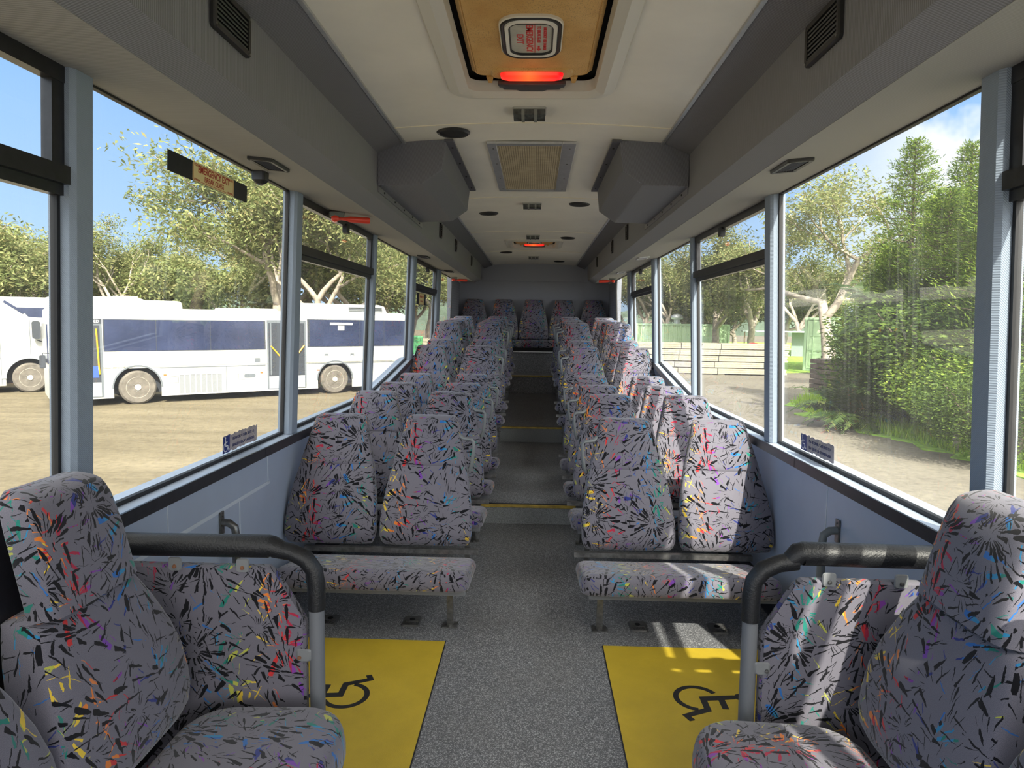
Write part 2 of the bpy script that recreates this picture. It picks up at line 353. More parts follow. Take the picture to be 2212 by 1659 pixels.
def text(name, body, size, m, parent, origin, ex, ey, space=1.0, bold=0.0, align='CENTER', xs=1.0):
    cu = bpy.data.curves.new(name, 'FONT'); cu.body = body; cu.size = size; cu.align_x = align; cu.align_y = 'CENTER'
    cu.extrude = 0.0004; cu.offset = bold; cu.space_character = space
    tmp = bpy.data.objects.new(name+'_tmp', cu); COL.objects.link(tmp)
    dg = bpy.context.evaluated_depsgraph_get(); dg.update(); me = bpy.data.meshes.new_from_object(tmp.evaluated_get(dg))
    bpy.data.objects.remove(tmp); bpy.data.curves.remove(cu)
    ex, ey = Vector(ex).normalized(), Vector(ey).normalized(); ez = ex.cross(ey); o3 = Vector(origin)
    for v in me.vertices: v.co = o3 + ex*v.co.x*xs + ey*v.co.y + ez*v.co.z
    me.materials.clear(); me.materials.append(m); return add(name, me, parent)
# ================================================================== BUS SHELL
YF, YB = -2.6, 11.1
def gx(z): return 1.23-(z-0.83)*0.042                          # glass plane half width at height z
Z1, Z2 = 0.131, 0.291
# floor: low front floor, step, tread, ramp, step, step to the rear bench platform
b = MB(); b.box((-1.25, YF, -0.12), (1.25, 4.69, 0)); struct('floor', b, FLOORM)
b = MB(); b.box((-1.25, 4.70, -0.12), (1.25, 7.25, Z1-0.001)); struct('floor', b, FLOORM)
b = MB(); b.prism([(7.26, -0.12), (9.7, -0.12), (9.7, 0.40), (7.26, Z2-0.001)], -1.25, 1.25, axis=0); struct('floor', b, FLOORM)
b = MB(); b.box((-1.25, 9.71, -0.12), (1.25, 10.2, 0.655)); struct('floor', b, FLOORM)
b = MB(); b.box((-1.25, 10.21, -0.12), (1.25, YB, 0.975)); struct('floor', b, FLOORM)
for i, (y, zt) in enumerate(((4.69, Z1), (7.25, Z2), (9.7, 0.657), (10.2, 0.978))):
    zb = (0, Z1, 0.40, 0.655)[i]
    if i in (0, 1):
        b = MB(); b.box((-0.33, y-0.004, zb), (0.33, y+0.01, zt-0.001)); o = struct('trim_%d' % (20+i), b, mat('grey_speckle_riser', (0.26, 0.28, 0.29), 0.55, var=0.6, vs=260))
    b = MB(); b.box((-0.33, y-0.014, zt-0.014), (0.33, y+0.012, zt+0.003)); bev(struct('trim_%d' % (1+i), b, NOSE if i < 3 else ALU), 0.003)
    b = MB(); b.box((-0.33, y+0.012, zt-0.001), (0.33, y+0.045, zt+0.003)); struct('trim_%d' % (5+i), b, ALU if i > 1 else BLK)
# raised side platforms under the rear rows
for s in (-1, 1):
    n = 'left' if s < 0 else 'right'
    b = MB(); x = sorted((s*0.33, s*1.245)); b.box((x[0], 6.02, Z1), (x[1], 7.41, 0.29)); struct('floor', b, FLOORM)
    b = MB(); b.box((x[0], 7.42, Z2), (x[1], 9.69, 0.52)); struct('floor', b, FLOORM)

# ceiling with two hatch openings
def cz(x): return 2.346-0.026*(x/0.66)**2
xs = [-0.66, -0.55, -0.44, -0.33, -0.255, -0.13, 0, 0.13, 0.255, 0.33, 0.44, 0.55, 0.66]
ys = [YF, 0.0, 1.62, 1.72, 2.87, 3.346, 5.262, 7.172, 7.93, 8.62, 9.1, YB]
b = MB()
for i in range(len(xs)-1):
    for j in range(len(ys)-1):
        mx, my = (xs[i]+xs[i+1])/2, (ys[j]+ys[j+1])/2
        if abs(mx) < 0.255 and (1.72 < my < 2.87 or 7.93 < my < 8.62): continue
        b.box((xs[i], ys[j], 0), (xs[i+1], ys[j+1], 0))
for v in b.bm.verts: pass
b.bm.free(); b = MB(); grid = {}
for lay in (0, 1):
    for i, x in enumerate(xs):
        for j, y in enumerate(ys): grid[lay, i, j] = b.bm.verts.new((x, y, cz(x)+0.012*lay))
solid = lambda i, j: 0 <= i < len(xs)-1 and 0 <= j < len(ys)-1 and not (abs((xs[i]+xs[i+1])/2) < 0.255 and (1.72 < (ys[j]+ys[j+1])/2 < 2.87 or 7.93 < (ys[j]+ys[j+1])/2 < 8.62))
for i in range(len(xs)-1):
    for j in range(len(ys)-1):
        if not solid(i, j): continue
        for lay in (0, 1):
            b.bm.faces.new([grid[lay, i, j], grid[lay, i+1, j], grid[lay, i+1, j+1], grid[lay, i, j+1]])
        for (di, dj, p, q) in ((-1, 0, (i, j), (i, j+1)), (1, 0, (i+1, j), (i+1, j+1)), (0, -1, (i, j), (i+1, j)), (0, 1, (i, j+1), (i+1, j+1))):
            if not solid(i+di, j+dj): b.bm.faces.new([grid[0, p[0], p[1]], grid[0, q[0], q[1]], grid[1, q[0], q[1]], grid[1, p[0], p[1]]])
struct('ceiling', b, CREAM)
for k, y in enumerate((3.346, 5.262, 7.172, 9.1)):
    b = MB(); b.loft([[(x, y-0.004, cz(x)+0.002), (x, y+0.004, cz(x)+0.002), (x, y+0.004, cz(x)-0.003), (x, y-0.004, cz(x)-0.003)] for x in xs])
    struct('trim_%d' % (9+k), b, mat('cream_joint_strip', (0.85, 0.78, 0.60), 0.4))
# roof slab above, keeps daylight out of the ceiling void
b = MB(); b.box((-1.24, YF-0.05, 2.47), (1.24, YB+0.1, 2.52)); struct('roof', b, mat('white_paint', (0.8, 0.8, 0.78), 0.3))

# coving, air ducts and soffits each side
for s, nm in ((-1, 'left'), (1, 'right')):
    def duct(name, pts, m, y0, y1, endp=None):
        b = MB(); th = 0.012
        n = len(pts); outer = [(s*(x+ox), z+oz) for (x, z), (ox, oz) in pts]
        ring = [(s*x, z) for (x, z), _ in pts] + outer[::-1]
        b.loft([[(p[0], y0, p[1]) for p in ring], [(p[0], y1, p[1]) for p in ring]]); return struct(name, b, m, smooth=20)
    U = (0.0, 0.012); O = (0.012, 0.0)
    duct('coving_'+nm, [((0.662, 2.319), U), ((0.80, 2.262), U)], DUCTD, YF, YB)
    duct('air_duct_'+nm, [((0.799, 2.264), O), ((0.805, 2.040), O), ((0.90, 2.001), U)], DUCT, YF, 10.42)
    duct('soffit_'+nm, [((0.899, 2.000), U), ((1.188, 2.028), U)], SOFF, YF, 10.42)
    b = MB(); b.prism([(s*0.80, 2.262), (s*0.806, 2.04), (s*0.90, 2.0), (s*1.19, 2.028), (s*1.19, 2.262)], 10.42, 10.43, axis=1); struct('duct_end_'+nm, b, DUCTD)
    b = MB(); b.box((min(s*0.653, s*0.668), YF, 2.311), (max(s*0.653, s*0.668), YB, 2.321)); struct('trim_%d' % (13 if s < 0 else 14), b, ALU)
# rear wall: arched top panel and lower panel
b = MB(); b.box((-1.25, YB, -0.1), (1.25, YB+0.06, 2.06)); struct('wall_rear', b, BACKW)
b = MB(); b.box((-1.25, YB-0.012, 2.06), (1.25, YB+0.06, 2.47)); bev(struct('wall_rear_upper', b, BACKW), 0.01, 3)
# front of the bus, behind the viewer: windscreen surround and dashboard
b = MB(); b.box((-1.25, YF-0.05, -0.3), (1.25, YF, 0.55)); struct('wall_front', b, WALLM)
b = MB(); b.box((-1.25, YF-0.05, 2.12), (1.25, YF, 2.47)); struct('wall_front_upper', b, CREAM)

# side walls
WIN = [(-2.5, -1.56, 0, .83), (-1.48, 0.09, 0, .83), (0.16, 1.742, 1, .83), (1.83, 3.36, 0, .83), (3.462, 5.02, 1, .83), (5.085, 6.60, 2, .83), (6.765, 8.25, 1, 1.035), (8.51, 10.0, 0, 1.035)]
wn = 0
for s, nm in ((-1, 'left'), (1, 'right')):
    X = lambda a, c: (min(s*a, s*c), max(s*a, s*c))
    # lower panels
    xa, xb = X(1.245, 1.30)
    b = MB(); b.box((xa, YF, -0.35), (xb, 5.05, 0.80)); struct('wall_'+nm, b, WALLM)
    b = MB(); b.prism([(5.05, -0.35), (6.62, -0.35), (6.62, 1.0), (5.05, 0.80)], xa, xb, axis=0); struct('wall_%s_middle' % nm, b, WALLM)
    b = MB(); b.box((xa, 6.62, -0.35), (xb, YB, 1.0)); struct('wall_%s_rear' % nm, b, WALLM)
    b = MB(); b.box((X(1.20, 1.26)[0], 10.0, 1.0), (X(1.20, 1.26)[1], YB, 2.47)); struct('wall_%s_corner' % nm, b, BACKW)
    b = MB(); b.box((X(1.188, 1.204)[0], YF, 2.035), (X(1.188, 1.204)[1], YB, 2.47)); struct('wall_%s_upper' % nm, b, CREAM)
    # sill ledge with black edge strip, stepped up towards the rear
    for k, (ya, za, yb_, zb) in enumerate(((YF, 0.0, 2.99, 0.0), (2.995, 0.0, 5.09, 0.0), (5.09, 0.0, 6.62, 0.205), (6.62, 0.205, 10.0, 0.205))):
        b = MB(); x0, x1 = s*1.176, s*1.30
        b.loft([[(x0, ya, 0.79+za), (x0, ya, 0.825+za), (x1, ya, 0.838+za), (x1, ya, 0.79+za)], [(x0, yb_, 0.79+zb), (x0, yb_, 0.825+zb), (x1, yb_, 0.838+zb), (x1, yb_, 0.79+zb)]])
        struct('window_sill_%s' % nm, b, LEDGE)
        b = MB(); x0, x1 = s*1.169, s*1.177
        b.loft([[(x0, ya, 0.786+za), (x0, ya, 0.828+za), (x1, ya, 0.828+za), (x1, ya, 0.786+za)], [(x0, yb_, 0.786+zb), (x0, yb_, 0.828+zb), (x1, yb_, 0.828+zb), (x1, yb_, 0.786+zb)]])
        struct('window_sill_edge_%s' % nm, b, BLK)
    # pillars
    edges = [(-2.6, -2.5)]+[(WIN[i][1], WIN[i+1][0]) for i in range(len(WIN)-1)]
    for k, (ya, yb_) in enumerate(edges):
        zb = 0.83 if yb_ < 6 else 1.03
        if k == 6: zb = 1.03
        b = MB(); inn = 0.042; rings = []
        for z in (zb, 1.45, 1.76, 2.03):
            g = gx(z)
            t = 0.0
            rings.append([(s*(g+0.025), ya, z), (s*(g-inn+0.012), ya-t, z), (s*(g-inn), ya+0.012-t, z), (s*(g-inn), yb_-0.012, z), (s*(g-inn+0.012), yb_, z), (s*(g+0.025), yb_, z)])
        b.loft(rings); struct('pillar_%s' % nm, b, PILL)
    # windows
    for k, (ya, yb_, typ, zs) in enumerate(WIN):
        wn += 1
        o = bpy.data.objects.new('window_%d' % wn, None); COL.objects.link(o); o['kind'] = 'structure'; o.location = (s*1.23, (ya+yb_)/2, zs)
        def wp(mb, name, m, smooth=0):
            me = mb.mesh(name, m, smooth, False); me.transform(Matrix.Translation(-Vector(o.location))); return add(name, me, o)
        zl0, zl1 = zs, (1.035 if typ == 2 else zs)
        def quadbar(y0, z0, y1, z1, wd, ina, outb, up=True):
            # bar following the line (y0,z0)-(y1,z1) of width wd, inner and outer offset from the glass
            dv = Vector((y1-y0, z1-z0)).normalized(); nv = Vector((-dv.y, dv.x))*wd
            pts = [(y0, z0), (y1, z1), (y1+nv.x, z1+nv.y), (y0+nv.x, z0+nv.y)]
            return [[(s*(gx(z)-ina), y, z) for y, z in pts], [(s*(gx(z)+outb), y, z) for y, z in pts]]
        b = MB(); ring = [(ya, zl0+0.005), (yb_, zl1+0.005), (yb_, 2.03), (ya, 2.03)]
        b.loft([[(s*(gx(z)+0.002), y, z) for y, z in ring], [(s*(gx(z)+0.006), y, z) for y, z in ring]])
        wp(b, 'pane', GLASS)
        b = MB(); f = 0.010 if typ != 1 else 0.012
        b.loft(quadbar(ya, zl0, yb_, zl1, f+0.004, 0.006, 0.012)); b.loft(quadbar(ya, 2.03-f, yb_, 2.03-f, f, 0.006, 0.012))
        b.loft(quadbar(ya+f, zl0, ya+f, 2.03, f, 0.006, 0.012)); b.loft(quadbar(yb_, zl1, yb_, 2.03, f, 0.006, 0.012))
        wp(b, 'window_frame', RUB)
        if typ == 1:
            b = MB(); b.loft(quadbar(ya, 1.985, yb_, 1.985, 0.045, 0.02, 0.01)); b.loft(quadbar(ya+0.045, 1.76, ya+0.045, 1.99, 0.045, 0.018, 0.01)); b.loft(quadbar(yb_, 1.76, yb_, 1.99, 0.045, 0.018, 0.01))
            wp(b, 'hopper_frame', BLKAL)
            b = MB(); b.loft(quadbar(ya, 1.735, yb_, 1.735, 0.045, 0.034, 0.01)); b.loft(quadbar(ya, 1.708, yb_, 1.708, 0.03, 0.016, 0.01))
            wp(b, 'hopper_bar', BLKAL)
            b = MB(); m0 = (ya+yb_)/2+0.08
            b.box((min(s*1.15, s*1.18), m0-0.03, 1.945), (max(s*1.15, s*1.18), m0+0.03, 2.0)); wp(b, 'latch', RUB)

# wall seams on the side panels (cover strips)
def strip(name, y0, z0, y1, z1, s, wd=0.006):
    dv = Vector((y1-y0, z1-z0)).normalized(); nv = Vector((-dv.y, dv.x))*wd*0.5
    pts = [(y0-nv.x, z0-nv.y), (y1-nv.x, z1-nv.y), (y1+nv.x, z1+nv.y), (y0+nv.x, z0+nv.y)]
    b = MB(); b.loft([[(s*1.243, y, z) for y, z in pts], [(s*1.2465, y, z) for y, z in pts]]); struct(name, b, SEAMM)
strip('trim_15', 2.82, 0.0, 2.82, 0.79, 1); strip('trim_16', 2.30, 0.0, 2.30, 0.79, -1)
strip('trim_17', 1.2, 0.62, 3.22, 0.62, -1, 0.016); strip('trim_18', 3.2, 0.62, 3.2, 0.79, -1); strip('trim_19', 2.88, 0.0, 2.88, 0.61, -1)
for s, nm in ((-1, 'left'), (1, 'right')):
    b = MB(); b.box((min(s*1.18, s*1.245), YF, 0.0), (max(s*1.18, s*1.245), 4.69, 0.09)); struct('baseboard_'+nm, b, BLK)

# ================================================================== CEILING EQUIPMENT
def hatch(y0, y1, label, big):
    yc = (y0+y1)/2; t = thing('roof_hatch', label, 'roof hatch', (0, yc, 2.34), 0, None)
    W = 0.255; d = y1-y0
    def ringpts(w_, d_, r, z): return [(x, y, z) for x, y in rrect(w_, d_, r, 6)]
    b = MB(); outer = ringpts(2*W+0.15, d+0.15, 0.10, -0.012)
    b.loft([ringpts(2*W+0.17, d+0.17, 0.11, 0.004), outer, ringpts(2*W+0.07, d+0.07, 0.075, -0.022), ringpts(2*W-0.0, d-0.0, 0.05, -0.006), ringpts(2*W-0.01, d-0.01, 0.05, 0.035), ringpts(2*W+0.17, d+0.17, 0.11, 0.035)], caps=False)
    b.build('hatch_frame', mat('cream_hatch_frame', (0.62, 0.60, 0.53), 0.38), t)
    b = MB(); b.loft([ringpts(2*W+0.1, d+0.1, 0.08, 0.06), ringpts(2*W+0.1, d+0.1, 0.08, 0.065)]); b.build('rubber_seal', VENTB, t)
    lw, ld = 2*W-0.045, d-0.10
    b = MB(); b.loft([[(x, y-0.03, z) for x, y, z in rg] for rg in (ringpts(lw, ld, 0.04, 0.058), ringpts(lw, ld, 0.04, 0.038), ringpts(lw-0.03, ld-0.03, 0.035, 0.024), ringpts(lw-0.036, ld-0.036, 0.035, 0.027), ringpts(lw-0.044, ld-0.044, 0.033, 0.022))])
    m, tt, bs = (MATS.get('tan_hatch_lid'), None, None)
    if m is None:
        m, tt, bs = newmat('tan_hatch_lid'); c = N(tt, 'ShaderNodeTexCoord')
        sp_ = RAMP(tt, NOISE(tt, c.outputs['Object'], 230, 3, 0.7), [(0.57, (0, 0, 0)), (0.63, (1, 1, 1))])
        cl_ = RAMP(tt, NOISE(tt, c.outputs['Object'], 6, 2, 0.5), [(0.35, (0, 0, 0)), (0.65, (1, 1, 1))])
        base = MIX(tt, RAMP(tt, NOISE(tt, c.outputs['Object'], 9, 3, 0.6), [(0.3, (0, 0, 0)), (0.7, (1, 1, 1))]), (0.56, 0.31, 0.08), (0.68, 0.43, 0.15))
        L(tt, MIX(tt, M(tt, 'MULTIPLY', sp_, M(tt, 'ADD', M(tt, 'MULTIPLY', cl_, 0.6), 0.25)), base, (0.10, 0.05, 0.02)), bs.inputs['Base Color']); bs.inputs['Roughness'].default_value = 0.45
    b.build('hatch_lid', m, t)
    # raised surround of the lamp and the two small hinge lugs
    yl = d/2-0.125
    b = MB(); b.loft([[(x, y, 0.024) for x, y in rrect(0.32, 0.11, 0.03, 4, 0, yl)], [(x, y, 0.017) for x, y in rrect(0.305, 0.095, 0.03, 4, 0, yl)]]); b.build('lamp_surround', m, t)
    b = MB()
    for sx in (-1, 1): b.loft([[(sx*0.165-0.014, d/2-0.085, 0.02), (sx*0.165+0.014, d/2-0.085, 0.02), (sx*0.165+0.007, d/2-0.045, 0.012), (sx*0.165-0.007, d/2-0.045, 0.012)], [(sx*0.165-0.014, d/2-0.085, 0.04), (sx*0.165+0.014, d/2-0.085, 0.04), (sx*0.165+0.007, d/2-0.045, 0.03), (sx*0.165-0.007, d/2-0.045, 0.03)]])
    b.split('hinge_lug', m, t)
    b = MB(); b.loft([[(x, y, 0.016) for x, y in rrect(0.245, 0.064, 0.025, 5, 0, yl)], [(x, y, 0.004) for x, y in rrect(0.238, 0.058, 0.025, 5, 0, yl)], [(x, y, -0.002) for x, y in rrect(0.20, 0.036, 0.016, 5, 0, yl)]])
    lm, lt, lb = (MATS.get('red_lamp'), None, None)
    if lm is None:
        lm, lt, lb = newmat('red_lamp'); c = N(lt, 'ShaderNodeTexCoord'); g_ = N(lt, 'ShaderNodeSeparateXYZ'); L(lt, c.outputs['Generated'], g_.inputs[0])
        dd = M(lt, 'ABSOLUTE', M(lt, 'SUBTRACT', g_.outputs[0], 0.45)); lb.inputs['Base Color'].default_value = (0.7, 0.01, 0.01, 1); lb.inputs['Roughness'].default_value = 0.15
        L(lt, RAMP(lt, dd, [(0, (1.0, 0.16, 0.03)), (0.22, (1, 0.06, 0.02)), (0.5, (0.7, 0.005, 0.01))]), lb.inputs['Emission Color']); lb.inputs['Emission Strength'].default_value = 0.75
    ls = b.build('red_lamp', lm, t)
    b = MB(); b.prism([(-0.135, d/2-0.075), (0.135, d/2-0.075), (0.13, d/2-0.045), (0.115, d/2-0.042), (0.115, d/2-0.018), (0.062, d/2-0.014), (0.045, d/2+0.004), (-0.045, d/2+0.004), (-0.062, d/2-0.014), (-0.115, d/2-0.018), (-0.115, d/2-0.042), (-0.13, d/2-0.045)], -0.006, 0.012)
    bev(b.build('latch_handle', mat('dark_grey_plastic', (0.05, 0.05, 0.052), 0.45), t), 0.004)
    # break glass window in the lid
    yw = -0.0 if not big else (2.40-yc)
    wdt, dpt = (0.21, 0.335) if big else (0.19, 0.22)
    def rr(w_, d_, r, z): return [(x, y, z) for x, y in rrect(w_, d_, r, 7, 0, yw)]
    b = MB(); b.loft([rr(wdt, dpt, 0.07, 0.024), rr(wdt, dpt, 0.07, 0.014), rr(wdt-0.008, dpt-0.008, 0.066, 0.011), rr(wdt-0.012, dpt-0.012, 0.065, 0.015)], caps=False); b.build('window_surround', mat('cream_surround', (0.68, 0.64, 0.55), 0.35), t)
    b = MB(); b.loft([rr(wdt-0.010, dpt-0.010, 0.065, 0.015), rr(wdt-0.018, dpt-0.018, 0.06, 0.007), rr(wdt-0.038, dpt-0.045, 0.055, 0.011)], caps=False); b.build('rubber_gasket', RUB, t)
    b = MB(); b.loft([rr(wdt-0.036, dpt-0.043, 0.055, 0.011), rr(wdt-0.040, dpt-0.05, 0.05, 0.005), rr(wdt-0.062, dpt-0.075, 0.045, 0.007)], caps=False); b.build('white_insert', mat('white_insert', (0.78, 0.76, 0.68), 0.35), t)
    b = MB(); b.loft([rr(wdt-0.060, dpt-0.073, 0.045, 0.008), rr(wdt-0.066, dpt-0.085, 0.04, 0.006), rr(wdt-0.075, dpt-0.1, 0.04, 0.014)], caps=False); b.build('rubber_gasket', RUB, t)
    b = MB(); b.loft([rr(wdt-0.07, dpt-0.09, 0.04, 0.012), rr(wdt-0.07, dpt-0.09, 0.04, 0.015)])
    g = b.build('glass', mat('frosted_label', (0.50, 0.49, 0.42), 0.25, var=0.15, vs=20), t); g['label'] = 'pale glass with red emergency exit lettering'
    if big:
        R_ = mat('red_print', (0.60, 0.03, 0.03), 0.5); ex, ey = (0, 1, 0), (1, 0, 0)
        for body, sz, px_, sq in (('EMERGENCY', 0.032, -0.006, 1.22), ('EXIT', 0.032, -0.038, 1.22), ('TO BREAK GLASS', 0.0145, 0.026, 1.15), ('EMERGENCY  USE HAMMER', 0.0145, 0.046, 1.05)):
            text('lettering', body, sz, R_, t, (px_, yw-(0.035 if 'TO' in body else 0), 0.0116), ex, ey, 1.0, 0.0004, xs=sq)
        b = MB(); b.box((0.0115, yw-0.115, 0.0108), (0.0135, yw+0.115, 0.0119)); b.prism([(0.0225, yw+0.06), (0.0295, yw+0.06), (0.0295, yw+0.083), (0.0335, yw+0.083), (0.026, yw+0.1), (0.0185, yw+0.083), (0.0225, yw+0.083)], 0.0108, 0.0119); b.build('arrow_mark', R_, t, smooth=0)
    pl = bpy.data.lights.new('hatch_lamp_light', 'POINT'); pl.energy = 0.04; pl.color = (1, 0.12, 0.03); pl.shadow_soft_size = 0.03
    po = bpy.data.objects.new('lamp_light', pl); COL.objects.link(po); po.parent = t; po.location = (0, yl, -0.05)
hatch(1.72, 2.87, 'large tan roof hatch with glowing red lamp and emergency exit window, nearest the camera', True)
hatch(7.93, 8.62, 'far small-looking tan roof hatch with glowing red lamp towards the rear wall', False)

LAMPW = ('between the near roof hatch and the return air grille', 'just behind the return air grille', 'just in front of the far roof hatch', 'between the far roof hatch and the rear wall')
for k, y in enumerate((3.165, 5.57, 7.55, 9.9)):
    t = thing('dome_lamp', 'small smoked dome lamp on ceiling, '+LAMPW[k], 'ceiling lamp', (-0.012, y, 2.346), 0, 'smoked dome lamps along the ceiling centre')
    b = MB(); b.loft([[(x, yy_, 0) for x, yy_ in rrect(0.15, 0.13, 0.012, 3)], [(x, yy_, -0.008) for x, yy_ in rrect(0.145, 0.125, 0.012, 3)]]); b.build('lamp_base', mat('lamp_base_grey', (0.35, 0.35, 0.32), 0.4), t)
    b = MB(); b.loft([[(-0.07, sy*0.052, z) for sy, z in ((-1, -0.008), (1, -0.008), (1, -0.03), (0.4, -0.04), (-0.4, -0.04), (-1, -0.03))], [(0.07, sy*0.052, z) for sy, z in ((-1, -0.008), (1, -0.008), (1, -0.03), (0.4, -0.04), (-0.4, -0.04), (-1, -0.03))]]); b.build('lens', SMOKE, t, 0)
    for sx in (-0.028, 0.028):
        b = MB(); b.loft([[(sx-0.007, sy*0.056, z) for sy, z in ((-1, -0.008), (1, -0.008), (1, -0.033), (0.4, -0.043), (-0.4, -0.043), (-1, -0.033))], [(sx+0.007, sy*0.056, z) for sy, z in ((-1, -0.008), (1, -0.008), (1, -0.033), (0.4, -0.043), (-0.4, -0.043), (-1, -0.033))]]); b.build('lens_strap', mat('lens_strap', (0.22, 0.23, 0.21), 0.2), t, 0)
SPW = ('left, near the front seam', 'left, behind the hanging box', 'right, behind the hanging box', 'right, beside the far hatch', 'left, behind the far hatch', 'right, nearest the rear wall')
for k, (x, y) in enumerate(((-0.392, 3.475), (-0.388, 5.98), (0.362, 5.51), (0.372, 7.65), (-0.377, 9.23), (0.375, 10.5))):
    t = thing('ceiling_speaker', 'round black speaker grille on the cream ceiling: '+SPW[k], 'speaker', (x, y, cz(x)), 0, 'round ceiling speakers')
    b = MB(); b.lathe([(0.083, 0.001), (0.083, -0.004), (0.074, -0.012), (0.070, -0.008)], n=40); b.build('rim', VENT, t)
    b = MB(); b.lathe([(0.071, -0.007), (0.05, -0.010), (0.001, -0.011)], n=40); b.build('grille', mat('speaker_cloth', (0.012, 0.012, 0.013), 0.8, bump=0.6, bs=700), t)
# return air grille
t = thing('return_air_grille', 'rectangular grey framed mesh filter grille in the middle of the ceiling', 'air grille', (-0.006, 4.315, 2.343))
b = MB(); W, D = 0.235, 0.65
for lo, hi in (((-W, -D), (-W+0.05, D)), ((W-0.075, -D), (W, D)), ((-W+0.05, -D), (W-0.075, -D+0.05)), ((-W+0.05, D-0.04), (W-0.075, D))): b.box((lo[0], lo[1], -0.014), (hi[0], hi[1], 0.0))
bev(b.build('frame', ALU, t), 0.002)
m, tt, bs = newmat('dusty_filter_mesh'); c = N(tt, 'ShaderNodeTexCoord'); sx_ = N(tt, 'ShaderNodeSeparateXYZ'); L(tt, c.outputs['Object'], sx_.inputs[0])
gxx = M(tt, 'ABSOLUTE', M(tt, 'SINE', M(tt, 'MULTIPLY', sx_.outputs[0], PI/0.0125))); gyy = M(tt, 'ABSOLUTE', M(tt, 'SINE', M(tt, 'MULTIPLY', sx_.outputs[1], PI/0.016)))
g_ = M(tt, 'MULTIPLY', M(tt, 'GREATER_THAN', gxx, 0.33), M(tt, 'GREATER_THAN', gyy, 0.25))
L(tt, MIX(tt, g_, (0.13, 0.10, 0.06), MIX(tt, NOISE(tt, c.outputs['Object'], 12, 5, 0.7), (0.28, 0.22, 0.13), (0.62, 0.54, 0.38))), bs.inputs['Base Color']); bs.inputs['Roughness'].default_value = 0.8
b = MB(); b.box((-W+0.045, -D+0.045, -0.006), (W-0.07, D-0.035, 0.0)); b.build('filter_mesh', m, t, 0)
b = MB()
for x in (-W+0.03, W-0.03):
    for y in (-0.55, -0.2, 0.2, 0.55): b.lathe([(0.004, -0.014), (0.004, -0.017), (0.001, -0.018)], (x, y, 0), n=8)
b.split('screw', STEEL, t)

# boxes hanging between duct and ceiling
for s, nm in ((-1, 'left'), (1, 'right')):
    y0, y1 = 3.60, 4.90
    poly = [(0.445, cz(0.44)-0.002), (0.462, 2.182), (0.569, 2.108), (0.801, 2.100), (0.801, 2.280), (0.665, 2.330)]
    t = thing('equipment_box', 'cloth covered angular box hanging under the ceiling against the %s air duct' % nm, 'overhead box', (s*0.62, y0, 2.2), 0, 'pair of cloth covered overhead boxes')
    b = MB(); b.prism([(s*x-s*0.62, z-2.2) for x, z in poly], 0.0, y1-y0, axis=1)
    o = b.build('box_body', ribbed('box_cloth', (0.18, 0.184, 0.21), (1, 0.4, 0.25), depth=0.18) if 'box_cloth' not in MATS else MATS['box_cloth'], t, 0); bev(o, 0.004, 1)
    b = MB(); x0, x1 = sorted((s*(0.405-0.62), s*(0.452-0.62)))
    b.box((x0, -0.01, cz(0.42)-2.2-0.014), (x1, y1-y0+0.02, cz(0.42)-2.2-0.003)); b.build('ceiling_flange', mat('dark_grey_flange', (0.10, 0.10, 0.12), 0.5), t, 0)
    b = MB(); b.loft([[(s*(x-0.62), y, z-2.2) for x, z in ((0.8035, 2.072), (0.8035, 2.104), (0.797, 2.104), (0.797, 2.072))] for y in (0.02, y1-y0+0.1)]); b.build('duct_flange', mat('grey_flange', (0.2, 0.2, 0.22), 0.45), t, 0)
    b = MB()
    for k in range(4): b.lathe([(0.006, 0.001), (0.005, -0.004), (0.001, -0.005)], (s*(0.425-0.62), 0.12+k*0.36, cz(0.42)-2.2-0.014), n=8)
    for k in range(5): b.lathe([(0.006, 0), (0.005, 0.004), (0.001, 0.005)] if s < 0 else [(0.006, 0), (0.005, -0.004), (0.001, -0.005)], (s*(0.797-0.62), 0.15+k*0.28, 2.088-2.2), axis='x', n=8)
    b.split('screw', RUB, t)

# vents
def louvre(name, label, cat, loc, wd, ht, ax, ay, az_, nsl, group, m=VENT):
    """ax: along the width, ay: along the height, az_: outward normal"""
    t = thing(name, label, cat, loc, 0, group); ax, ay, az_ = Vector(ax).normalized(), Vector(ay).normalized(), Vector(az_).normalized()
    R_ = Matrix((ax, ay, az_)).transposed()
    def xf(me): me.transform(R_.to_4x4()); return me
    b = MB(); f = 0.016
    ro = rrect(wd, ht, 0.012, 4); ri = rrect(wd-2*f, ht-2*f, 0.006, 4)
    b.loft([[(x, y, -0.003) for x, y in ro], [(x, y, 0.006) for x, y in ro], [(x*0.97, y*0.96, 0.010) for x, y in ro], [(x, y, 0.009) for x, y in ri], [(x, y, -0.003) for x, y in ri]], caps=False)
    add('vent_frame', xf(b.mesh('vent_frame', m, 35)), t)
    b = MB(); b.box((-wd/2+0.01, -ht/2+0.01, -0.004), (wd/2-0.01, ht/2-0.01, -0.001)); add('vent_cavity', xf(b.mesh('vent_cavity', VENTB, 0)), t)
    b = MB()
    for k in range(nsl):
        y = -ht/2+f+(ht-2*f)*(k+0.5)/nsl
        b.box((-wd/2+f-0.002, y-0.0022, -0.002), (wd/2-f+0.002, y+0.0022, 0.007), Matrix.Rotation(0.5, 3, 'X'))
    add('louvres', xf(b.mesh('louvres', m, 0)), t)
    for sx in (-1, 1):
        for sy in (-1, 1): b = MB(); b.lathe([(0.004, 0.008), (0.004, 0.0115), (0.001, 0.012)], (sx*(wd/2-0.010), sy*(ht/2-0.010), 0), n=8); add('screw', xf(b.mesh('screw', STEEL, 0)), t)
    return t
panel_n = Vector((-1, 0, -0.027))  # right side panel normal points inward and down
